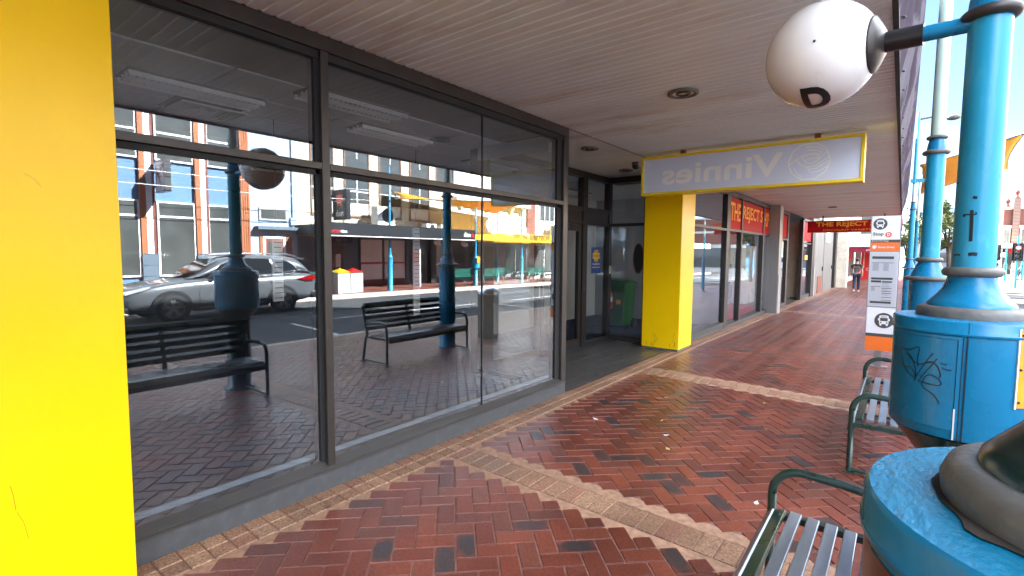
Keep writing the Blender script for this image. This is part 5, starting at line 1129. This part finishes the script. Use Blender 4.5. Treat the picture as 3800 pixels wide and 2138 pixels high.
text('nab', (14.435, 11.74, 2.36), (0, -1, 0), (0, 0, 1), M['white'], NB, width=.29, height=.15, bold=.02); text('burnie', (14.435, 11.42, 2.36), (0, -1, 0), (0, 0, 1), M['red_plain'], NB, width=.37, height=.15, bold=.02)
text('nab', (14.435, 19.0, 2.4), (0, -1, 0), (0, 0, 1), M['white'], NB, width=.5, height=.24, bold=.02)
def star(mb, x, y, z, r, axis='x'):
    pts = []
    for k in range(14): q = r if k % 2 == 0 else r*.5; a = pi/2+pi*k/7; pts.append((x, y-q*cos(a), z+q*sin(a)) if axis == 'x' else (x+q*cos(a), y, z+q*sin(a)))
    return mb.add(pts+[(x, y, z)], [(k, (k+1) % 14, 14) for k in range(14)])
star(MB(), 14.435, 19.17, 2.5, .16).build('star', M['red_plain'], NB)
fz = XF+.58
pn = MB()
for y0, y1 in ((14.55, 15.85), (15.95, 17.3), (19.5, 20.5)): pn.box(fz, fz+.03, y0, y1, .25, 2.2)
pn.build('filmed_window', M['grey_pane'], NB); MB().box(fz-.01, fz, 14.55, 17.3, 1.02, 1.10).build('red_line', M['red_sign'], NB)
MB().box(fz-.05, fz+.05, 14.45, 14.55, .1, 2.3).box(fz-.05, fz+.05, 15.85, 15.95, .1, 2.3).box(fz-.05, fz+.05, 17.3, 17.4, .1, 2.3).box(fz-.3, fz+.1, 18.9, 19.3, -.1, 2.3).build('mullion', M['dark_alu'], NB)
MB().box(fz-.02, fz+.05, 14.5, 17.4, -.05, .24).build('brick_base', M['red_brick'], NB)
MB().box(fz-.03, fz, 12.6, 13.6, .3, 1.9).build('cash_machine', M['mural'], NB); MB().box(fz-.04, fz-.03, 13.2, 13.45, .9, 1.5).box(fz-.04, fz-.03, 12.7, 12.95, .7, 1.2).build('notice', M['paper'], NB)
MB().box(fz-.01, fz, 17.6, 18.7, .1, 2.2).build('door', M['glass_dark'], NB)
t = thing('under_awning_sign', 'small black and red lettered sign under the bank awning', 'sign', (15.6, 12.3, 2.1))
MB().box(15.0, 16.5, 12.2, 12.36, 1.98, 2.24).build('panel', M['fascia_black'], t); MB().box(16.2, 16.45, 12.19, 12.2, 2.0, 2.22).build('red_end', M['red_sign'], t)
text('nab', (15.55, 12.195, 2.04), (1, 0, 0), (0, 0, 1), M['white'], t, width=.35, height=.14); star(MB(), 15.3, 12.195, 2.11, .09, 'y').build('star', M['coral'], t)
t = thing('bank_blade_sign', 'tall black blade sign with red star on the cream brick wall', 'sign', (16.5, 12.7, 3.7))
MB().box(15.75, 16.75, 12.60, 12.82, 3.0, 4.30).build('panel', M['fascia_black'], t, .02); star(MB(), 16.25, 12.595, 3.88, .36, 'y').build('star', M['star_red'], t)
text('nab', (15.95, 12.595, 3.15), (1, 0, 0), (0, 0, 1), M['white'], t, width=.6, height=.26, bold=.01); MB().box(16.75, 17.05, 12.68, 12.74, 3.2, 3.3).box(16.75, 17.05, 12.68, 12.74, 4.0, 4.1).build('bracket', M['dark_alu'], t)
def ac(x, y, z, lab, w=.45, h=.9, l=.9):
    t = thing('air_conditioner', lab, 'air conditioner', (x, y, z), 0, 'air conditioners on the awning roofs')
    MB().box(x-w/2, x+w/2, y, y+l, z, z+h).build('case', M['render_white'], t, .015); MB().disc((x-w/2-.003, y+l*.58, z+h*.62), (-1, 0, 0), min(h, l)*.33, 28).build('fan', M['fascia_black'], t)
    g = MB()
    for k in range(4): g.torus((0, 0, 0), .05, .002, 6, 4) if False else g.ribbon([(x-w/2-.006, y+l*.58+.08*(k+1)*.33*cos(a)*min(h, l)*3, z+h*.62+.08*(k+1)*.33*sin(a)*min(h, l)*3) for a in [2*pi*i/20 for i in range(21)]], .012, (-1, 0, 0))
    g.build('fan_guard', M['ring_grey'], t)
ac(16.3, 14.45, 2.63, 'tall cream air conditioner on the bank awning under the windows', .5, 1.1, 1.0)
ac(16.4, 17.6, 2.63, 'small air conditioner on the bank awning, left one of the pair', .4, .45, .7); ac(16.4, 18.6, 2.63, 'small air conditioner on the bank awning, right one of the pair', .4, .45, .7)
# white building with bracketed cornice, brick strip, cream building, music shop awning
WB = thing('white_building', 'white rendered building with bracketed cornice across the road', 'building', (XF, 23, 0))
MB().box(XF, XF+9, 20.1, 27.3, 2.3, 4.9).box(XF+.3, XF+9, 20.1, 27.3, 4.9, 7.2).build('wall', M['render_white'], WB); MB().box(XF-.45, XF, 20.2, 27.2, 4.55, 4.75).build('cornice', M['white'], WB)
bk = MB()
for k in range(6): bk.prism([(XF-.4, 20.8+1.15*k, 4.54), (XF-.005, 20.8+1.15*k, 4.54), (XF-.005, 20.8+1.15*k, 4.0), (XF-.12, 20.8+1.15*k, 4.1)], (0, .16, 0))
bk.build('bracket', M['white'], WB)
MB().box(XF+.3, XF+.6, 20.0, 27.3, -.3, 2.3).build('shopfront', M['slate_blue'], WB)
sp_ = MB()
for y0 in (20.4, 22.0, 23.4, 25.4): sp_.box(XF+.27, XF+.298, y0, y0+1.15, .1, 2.0)
sp_.build('window', M['glass_dark'], WB); MB().box(XF+.25, XF+.3, 24.7, 25.2, -.2, 2.2).build('stone_pier', M['red_brick'], WB)
RB = thing('red_brick_building', 'red brick strip and cream upper floor above the yellow music shop awning', 'building', (XF, 30, 0))
MB().box(XF-.1, XF+9, 27.3, 28.2, -.3, 8).build('brick_pier', M['red_brick'], RB); MB().box(XF, XF+9, 28.2, 34, 2.3, 7.6).box(XF+.3, XF+9, 28.2, 34, -.3, 2.3).build('wall', M['render_white'], RB)
wq = MB()
for y0 in (28.8, 31.2): wq.box(XF-.02, XF, y0, y0+1.9, 3.9, 6.4)
wq.build('window', M['glass_dark'], RB); wq = MB()
for y0 in (28.8, 31.2):
    for k in range(4): wq.box(XF-.04, XF-.02, y0+.61*k, y0+.61*k+.07, 3.9, 6.4)
wq.build('window_frame', M['white'], RB); MB().box(XF+.27, XF+.298, 28.4, 33, .2, 2.1).build('shop_window', M['glass_dark'], RB)
for k in range(4): MB().box(XF+.24, XF+.268, 28.4+1.4*k, 28.46+1.4*k, .1, 2.2).build('mullion', M['white'], RB)
ac(16.4, 29.6, 2.75, 'air conditioner on the yellow music shop awning', .5, .8, .8)
AW = thing('yellow_awning', 'yellow awning with black lettering of the music shop across the road', 'awning', (15, 25, 2.5))
MB().box(14.45, XF, 21.9, 29.5, 2.24, 2.70).build('fascia', M['fascia_yellow'], AW); MB().add([(14.9, 19.4, 2.3), (14.45, 21.88, 2.24), (14.45, 21.88, 2.66), (14.9, 19.4, 2.55), (17, 19.4, 2.3), (17, 21.88, 2.24), (17, 21.88, 2.66), (17, 19.4, 2.55)], [(0, 1, 2, 3), (3, 2, 6, 7), (0, 4, 5, 1), (0, 3, 7, 4)]).build('return_panel', M['fascia_yellow'], AW)
text('FOSTERS MUSIC', (14.445, 26.3, 2.36), (0, -1, 0), (0, 0, 1), M['ink'], AW, width=3.9, height=.30, bold=.03)
text('MUSIC', (14.62, 21.6, 2.34), (.18, -1, 0), (0, 0, 1), M['ink'], AW, width=1.4, height=.2, bold=.015)
# more of the far row, further along and behind the camera
def plain_building(name, lab, y0, y1, h, m, fm, x=XF):
    t = thing(name, lab, 'building', (x, (y0+y1)/2, 0), 0, 'shops farther along the far side')
    MB().box(x, x+10, y0, y1, -.8, h).build('wall', m, t); MB().box(x-2.5, x, y0, y1, 2.2, 2.75).build('awning', fm, t); w_ = MB(); k = y0+.6
    while k < y1-1.2: w_.box(x-.02, x, k, k+1.1, 3.6, 5.2); k += 2
    w_.build('window', M['glass_dark'], t); MB().box(x-.02, x, y0+.3, y1-.3, -.2, 2.0).build('shop_window', M['glass_dark'], t); MB().box(x-.2, x, y0, y1, h-.4, h-.2).build('cornice', M['render_white'], t)
plain_building('brick_building', 'red brick shop building farther along the far side', 34, 42, 7.0, M['red_brick'], M['orange_band'])
plain_building('white_shop_building', 'white shop building with blue awning farther along the far side', 42, 51, 6.0, M['render_white'], M['slate_blue'])
plain_building('end_building', 'cream shop building at the end of the far side', 51, 60, 7.5, M['cream_brick'], M['render_white'])
plain_building('grey_building', 'grey shop building behind the camera across the road', -30, -9, 9.0, M['render_grey'], M['slate_blue'])
# far posts, benches, bins, sail
FG = 'blue posts on the far footpath'
fp = lambda x, y: -.078+.02*(x-14.6)+drop(y)
plain_post(15.0, 14.3, 'far blue post at the low corner of the orange sail', fp(15, 14.3), s=.8, m=M['pole_far'], group=FG, top=5.5)
plain_post(15.0, 18.0, 'far blue post with a globe before the grey bank window', fp(15, 18), (.7, -.1), s=.8, m=M['pole_far'], group=FG, top=4.2)
fd = plain_post(14.9, 19.9, 'far blue post with drum and orange notice', fp(15, 19.9), (.7, -.1), s=.8, m=M['pole_far'], group=FG, top=4.2)
MB().lathe([(.0, .95), (.23, .95), (.23, .95), (.23, 1.4), (.23, 1.4), (0, 1.4)], (14.9, 19.9, fp(15, 19.9)), 28).build('drum', M['pole_far'], fd); MB().box(14.655, 14.66, 19.75, 19.98, 1.05, 1.4).build('notice_plate', M['orange_plate'], fd)
plain_post(16.6, 23.8, 'far blue post close to the shopfront under the sail', fp(16.6, 24), s=.7, m=M['pole_far'], group=FG, top=4.2)
plain_post(14.9, 24.0, 'far blue post before the music shop', fp(15, 24), s=.8, m=M['pole_far'], group=FG, top=4.4)
sail('orange shade sail over the far footpath before the cream building', [(14.9, 14.6, 4.0), (14.6, 25.0, 4.7), (16.7, 23.6, 4.0), (16.7, 15.6, 4.6)], [((14.9, 14.6, 4.0), (13.9, 13.6, 4.15)), ((14.6, 25, 4.7), (13.9, 26, 4.9))])
bF = make_bench(M['bench_far'], M['bench_far'])
FBG = 'green benches on the far footpath'
for i, (x, y, rz, lab) in enumerate(((15.3, 11.0, pi, 'far green bench beside the pair of pale bins'), (15.3, 18.9, pi, 'far green bench beside the drum post'), (15.3, 21.6, pi, 'far green bench before the music shop awning'), (15.3, 25.8, pi, 'far green bench right of the last blue post'), (15.3, 28.4, pi, 'farthest green bench before the cream shop'))):
    o = bF if i == 0 else copy_tree(bF); o.location = (x, y, fp(x, y)); o.rotation_euler = (0, 0, rz); tag(o, lab, 'bench', FBG)
for y, lm, lab in ((11.72, 'yellow_plain', 'pale perforated recycling bin with yellow pyramid lid across the road'), (12.33, 'red_plain', 'pale perforated rubbish bin with red pyramid lid across the road')):
    x, z = 14.95, fp(15, 12); t = thing('street_bin', lab, 'street bin', (x, y, z), 0, 'twin street bins across the road')
    MB().box(x-.30, x+.30, y-.29, y+.29, z+.02, z+.86).build('cabinet', M['bin_grey'], t, .01)
    ho = MB()
    for i in range(9):
        for j in range(14): ho.disc((x-.303, y-.17+.042*i, z+.15+.042*j+(.025 if i % 2 else 0)), (-1, 0, 0), .010, 8)
    ho.build('perforation', M['black_matt'], t)
    MB().add([(x-.34, y-.30, z+.87), (x+.34, y-.30, z+.87), (x+.34, y+.30, z+.87), (x-.34, y+.30, z+.87), (x, y, z+1.04)], [(0, 1, 4), (1, 2, 4), (2, 3, 4), (3, 0, 4), (0, 3, 2, 1)]).build('lid', M[lm], t)
t = thing('bus_stop_totem', 'narrow bus stop totem on the far kerb beside the blue post', 'bus stop sign', (15.1, 16.1, 0)); z = fp(15, 16)
MB().box(15.0, 15.5, 16.05, 16.12, z+.1, z+2.1).build('panel', M['sign_white'], t); MB().box(15.0, 15.5, 16.04, 16.05, z+1.2, z+1.75).build('orange_band', M['orange_band'], t); MB().disc((15.25, 16.045, z+1.93), (0, -1, 0), .1, 24).build('symbol_disc', M['sign_grey'], t)
person('person in pale top by the music shop across the road', (16.6, 27.4, fp(16.6, 27)), radians(100), whitec, M['jean'], None, .1); person('person in lilac top bending on the far footpath', (16.0, 30.3, fp(16, 30)), radians(60), mat('lilac_top', (.35, .35, .6), .9), M['jean'], None, .12, .12); person('person in dark top at the end of the far benches', (15.9, 32.0, fp(16, 31)), radians(80), M['shirt_dark'], M['brown'], None, .1)

# ------------------------------------------------------------------ the grey sport utility car (nose towards -y)
CAR = thing('parked_car', 'graphite grey sport utility car with silver roof rails standing in the far lane', 'car', (0, 0, 0))
# local frame: nose at u = 0 towards -y, length along +y; x half width .9
st_ = [  # u, half width, z bottom, z shoulder, z top (bonnet or belt)
 (0.00, .58, .42, .62, .72), (.06, .74, .30, .68, .80), (.22, .86, .24, .74, .88), (.55, .905, .24, .84, .955), (1.0, .915, .25, .90, 1.015), (1.42, .915, .25, .94, 1.06), (1.9, .915, .25, .96, 1.07),
 (2.6, .915, .25, .97, 1.08), (3.3, .915, .25, .99, 1.10), (3.9, .91, .26, 1.00, 1.13), (4.3, .89, .30, 1.00, 1.14), (4.55, .84, .36, .98, 1.12), (4.64, .74, .44, .90, 1.04)]
def section(w_, zb, zs, zt): return [(0, zt+.012), (w_*.45, zt+.01), (w_*.80, zt-.004), (w_*.93, (zs+zt)/2+.015), (w_*.985, zs), (w_, zs-.13), (w_*.985, (zs+zb)/2-.02), (w_*.97, zb+.10), (w_*.90, zb), (0, zb-.02)]
vs = []; ns = 10
for u, w_, zb, zs, zt in st_:
    h = section(w_, zb, zs, zt); ring = [(x_, u, z_) for x_, z_ in h]+[(-x_, u, z_) for x_, z_ in h[-2:0:-1]]; vs += ring
nr = 2*ns-2; fs = [(i*nr+k, i*nr+(k+1) % nr, (i+1)*nr+(k+1) % nr, (i+1)*nr+k) for i in range(len(st_)-1) for k in range(nr)]+[tuple(range(nr)), tuple(range((len(st_)-1)*nr, len(st_)*nr))[::-1]]
b = MB(); b.add(vs, fs, 0, True); body = b.build('body', M['car_paint'], CAR, world=True)
sb = body.modifiers.new('sub', 'SUBSURF'); sb.levels = 2; sb.render_levels = 2
# greenhouse
gs = [(1.30, .70, 1.055), (1.55, .72, 1.16), (2.02, .685, 1.53), (2.35, .665, 1.635), (2.9, .66, 1.665), (3.6, .65, 1.64), (4.15, .63, 1.58), (4.35, .66, 1.42), (4.52, .74, 1.10)]
vs = []
for u, wt, zt in gs:
    base = 1.05 if u < 4.3 else 1.09; wb = .845 if u < 4.2 else .80
    h = [(0, zt+.02), (wt*.8, zt+.01), (wt, zt-.045 if zt > 1.3 else zt), (wb, base)]
    ring = [(x_, u, z_) for x_, z_ in h]+[(-x_, u, z_) for x_, z_ in h[::-1][:-1]]; vs += ring
nr = 7; fs = [(i*nr+k, i*nr+k+1, (i+1)*nr+k+1, (i+1)*nr+k) for i in range(len(gs)-1) for k in range(nr-1)]
b = MB(); b.add(vs, fs, 0, True); cab = b.build('roof', M['car_paint'], CAR, world=True)
sb = cab.modifiers.new('sub', 'SUBSURF'); sb.levels = 2; sb.render_levels = 2
# glazing set just proud of the cabin side
def side(u, z, sx, o=.012):
    """Point on the cabin side at length u and height z."""
    for (a, wa, za), (b_, wb_, zb_) in zip(gs[:-1], gs[1:]):
        if a <= u <= b_:
            q = (u-a)/(b_-a); wt = wa+(wb_-wa)*q; zt = za+(zb_-za)*q-.045; break
    q = min(1, max(0, (z-1.05)/max(.05, zt-1.05))); return (sx*(.845+(wt-.845)*q+o), u, z)
for sx in (-1, 1):
    for nm, poly in (('side_window', [(1.78, 1.12), (2.58, 1.12), (2.58, 1.55), (2.34, 1.53), (2.06, 1.40)]), ('side_window', [(2.68, 1.12), (3.44, 1.13), (3.30, 1.56), (2.68, 1.575)]), ('quarter_window', [(3.54, 1.16), (4.10, 1.21), (3.98, 1.38), (3.80, 1.50), (3.42, 1.555)])):
        P = []
        for (a, z1_), (c, z2_) in zip(poly, poly[1:]+poly[:1]):
            for k in range(4): P.append(side(a+(c-a)*k/4, z1_+(z2_-z1_)*k/4, sx, .022))
        cen = Vector((sum(p[0] for p in P)/len(P), sum(p[1] for p in P)/len(P), sum(p[2] for p in P)/len(P)))
        m_ = MB(); m_.add(P+[tuple(cen)], [(k, (k+1) % len(P), len(P)) for k in range(len(P))]); o = m_.build(nm, M['car_glass'], CAR, world=True)
        MB().tube(P+[P[0]], .010, 6, False).build('trim', M['chrome'] if nm == 'quarter_window' else M['plastic'], o, world=True)
    MB().tube([side(1.7, 1.085, sx, .02), side(2.6, 1.09, sx, .024), side(3.5, 1.10, sx, .024), side(4.0, 1.14, sx, .02)], .011, 6).build('chrome_strip', M['chrome'], CAR, world=True)
    MB().tube([(sx*.60, 2.05, 1.60), (sx*.60, 2.2, 1.68), (sx*.60, 3.0, 1.715), (sx*.59, 3.9, 1.69), (sx*.58, 4.2, 1.60)], .020, 8).build('roof_rail', M['chrome'], CAR, world=True)
    for u in (.93, 3.60):
        wh = thing('wheel', None, None); wh.parent = CAR; x_ = sx*.955
        MB().lathe([(.0, 0), (0, 0)], (0, 0, 0), 4) if False else None
        ty = MB(); prof = [(.235, -.10), (.31, -.105), (.335, -.08), (.345, -.03), (.345, .03), (.335, .08), (.31, .105), (.235, .10)]; sg = 40; vs2 = []
        for r_, a_x in prof:
            for k in range(sg): a = 2*pi*k/sg; vs2.append((x_-sx*.10+a_x, u+r_*cos(a), .345+r_*sin(a)))
        ty.add(vs2, [(i*sg+k, i*sg+(k+1) % sg, (i+1)*sg+(k+1) % sg, (i+1)*sg+k) for i in range(len(prof)-1) for k in range(sg)], 0, True); ty.build('tyre', M['rubber'], wh, world=True)
        rm = MB(); rm.tube([(x_-sx*.16, u, .345), (sx*.924, u, .345)], .236, 36); rm.build('rim_well', M['plastic'], wh, world=True)
        sp = MB(); xs = x_-sx*.022
        for k in range(5):
            for dl in (-.16, .16):
                a = 2*pi*k/5+dl+.3; c0, s0 = cos(a), sin(a); tx, tz = -s0, c0
                sp.prism([(xs, u+.05*c0+.022*tx, .345+.05*s0+.022*tz), (xs, u+.05*c0-.022*tx, .345+.05*s0-.022*tz), (xs, u+.232*c0-.020*tx, .345+.232*s0-.020*tz), (xs, u+.232*c0+.020*tx, .345+.232*s0+.020*tz)], (-sx*.03, 0, 0))
        sp.tube([(xs+sx*.004, u, .345), (xs-sx*.03, u, .345)], .062, 20)
        ring = [(x_-sx*.012, u+.235*cos(2*pi*k/40), .345+.235*sin(2*pi*k/40)) for k in range(41)]; sp.tube(ring, .011, 8, False)
        sp.build('rim', M['alu'], wh, world=True)
        # arch: dark recess and cladding lip
        ar = MB(); n_ = 22; vs3 = []
        for k in range(n_+1):
            a = radians(-8)+radians(196)*k/n_
            for r_, xo in ((.36, -.03), (.36, .020), (.43, .024), (.445, -.02)): vs3.append((sx*(.905+xo), u+r_*cos(a), .36+r_*sin(a)*.98))
        ar.add(vs3, [(4*k+i, 4*k+i+1, 4*k+5+i, 4*k+4+i) for k in range(n_) for i in range(3)])
        ar.add([(sx*.919, u+.385*cos(2*pi*k/36), .36+.385*sin(2*pi*k/36)) for k in range(36)], [tuple(range(36))]); ar.build('arch_cladding', M['plastic'], CAR, world=True)
    MB().prism([(sx*.925, 1.33, .24), (sx*.925, 3.20, .24), (sx*.925, 3.17, .44), (sx*.925, 1.36, .42)], (-sx*.03, 0, 0)).build('sill_cladding', M['plastic'], CAR, .01, world=True)
    MB().prism([(sx*.935, 1.5, .30), (sx*.935, 3.05, .33), (sx*.935, 3.05, .36), (sx*.935, 1.5, .33)], (-sx*.02, 0, 0)).build('sill_trim', M['alu'], CAR, world=True)
    dl_ = MB()
    for poly in ([(1.52, .42), (1.50, .72), (1.62, 1.05)], [(2.63, .44), (2.63, .8), (2.63, 1.08)], [(3.18, .46), (3.30, .72), (3.50, .86), (3.50, 1.08)]):
        dl_.tube([(sx*(.921 if z_ < .9 else (.918 if z_ < 1.0 else .875)), u_, z_) for u_, z_ in poly], .0045, 5)
    dl_.build('door_gap', M['black_matt'], CAR, world=True)
    for u in (2.36, 3.26): MB().tube([(sx*.918, u, .90), (sx*.945, u+.02, .905), (sx*.945, u+.16, .91), (sx*.918, u+.18, .91)], .014, 8).build('door_handle', M['car_paint'], CAR, world=True)
    mi_ = MB(); mi_.sphere((sx*1.0, 1.84, 1.14), .1, 18, 10, 0, (1.0, .6, .75)); mi_.tube([(sx*.86, 1.86, 1.08), (sx*.96, 1.85, 1.11)], .025, 8); mi_.build('wing_mirror', M['plastic'], CAR, world=True)
    MB().add([(sx*.62, .035, .66), (sx*.74, .075, .69), (sx*.868, .30, .78), (sx*.88, .52, .86), (sx*.85, .50, .88), (sx*.80, .25, .83), (sx*.60, .05, .755)], [tuple(range(7))]).build('headlight', M['headlamp'], CAR, world=True).modifiers.new('thick', 'SOLIDIFY').thickness = .03
    MB().add([(sx*.905, 4.02, .96), (sx*.900, 4.30, .90), (sx*.85, 4.57, .90), (sx*.80, 4.615, 1.04), (sx*.865, 4.42, 1.06)], [tuple(range(5))]).build('tail_light', M['tail_red'], CAR, world=True).modifiers.new('thick', 'SOLIDIFY').thickness = .04
MB().add([(-.66, 1.46, 1.135), (.66, 1.46, 1.135), (.61, 2.02, 1.525), (-.61, 2.02, 1.525)], [(0, 1, 2, 3)]).build('windscreen', M['car_glass'], CAR, world=True).location.z = .028
MB().add([(-.58, 4.21, 1.50), (.58, 4.21, 1.50), (.64, 4.47, 1.17), (-.64, 4.47, 1.17)], [(0, 1, 2, 3)]).build('rear_window', M['car_glass'], CAR, world=True).location = (0, .05, .02)
MB().add([(-.56, 4.18, 1.60), (.56, 4.18, 1.60), (.56, 4.42, 1.555), (-.56, 4.42, 1.555), (-.56, 4.18, 1.57), (.56, 4.18, 1.57), (.56, 4.42, 1.535), (-.56, 4.42, 1.535)], [(0, 1, 2, 3), (4, 7, 6, 5), (0, 4, 5, 1), (1, 5, 6, 2), (2, 6, 7, 3), (3, 7, 4, 0)]).build('spoiler', M['car_paint'], CAR, world=True)
gr = MB(); gr.add([(-.50, -.008, .48), (.50, -.008, .48), (.56, .02, .66), (.50, .03, .72), (-.50, .03, .72), (-.56, .02, .66)], [tuple(range(6))]); gr.box(-.72, .72, -.02, .10, .28, .40); gr.build('grille', M['plastic'], CAR, .01, world=True)
gb = MB()
for k in range(4): gb.box(-.48, .48, -.018, -.0, .51+.05*k, .522+.05*k)
gb.disc((0, -.022, .61), (0, -1, 0), .075, 24, 0, .045); gb.build('grille_bar', M['alu'], CAR, world=True)
MB().box(-.19, .19, -.035, -.022, .40, .51).build('number_plate', M['paper'], CAR, world=True)
MB().box(-.80, .80, .10, .2, .24, .30).box(-.86, .86, 4.45, 4.66, .36, .58).build('bumper', M['plastic'], CAR, .03, world=True)
CAR.location = (11.98, 3.55, -.155); CAR.scale = (1.0, 1.05, 1.0)
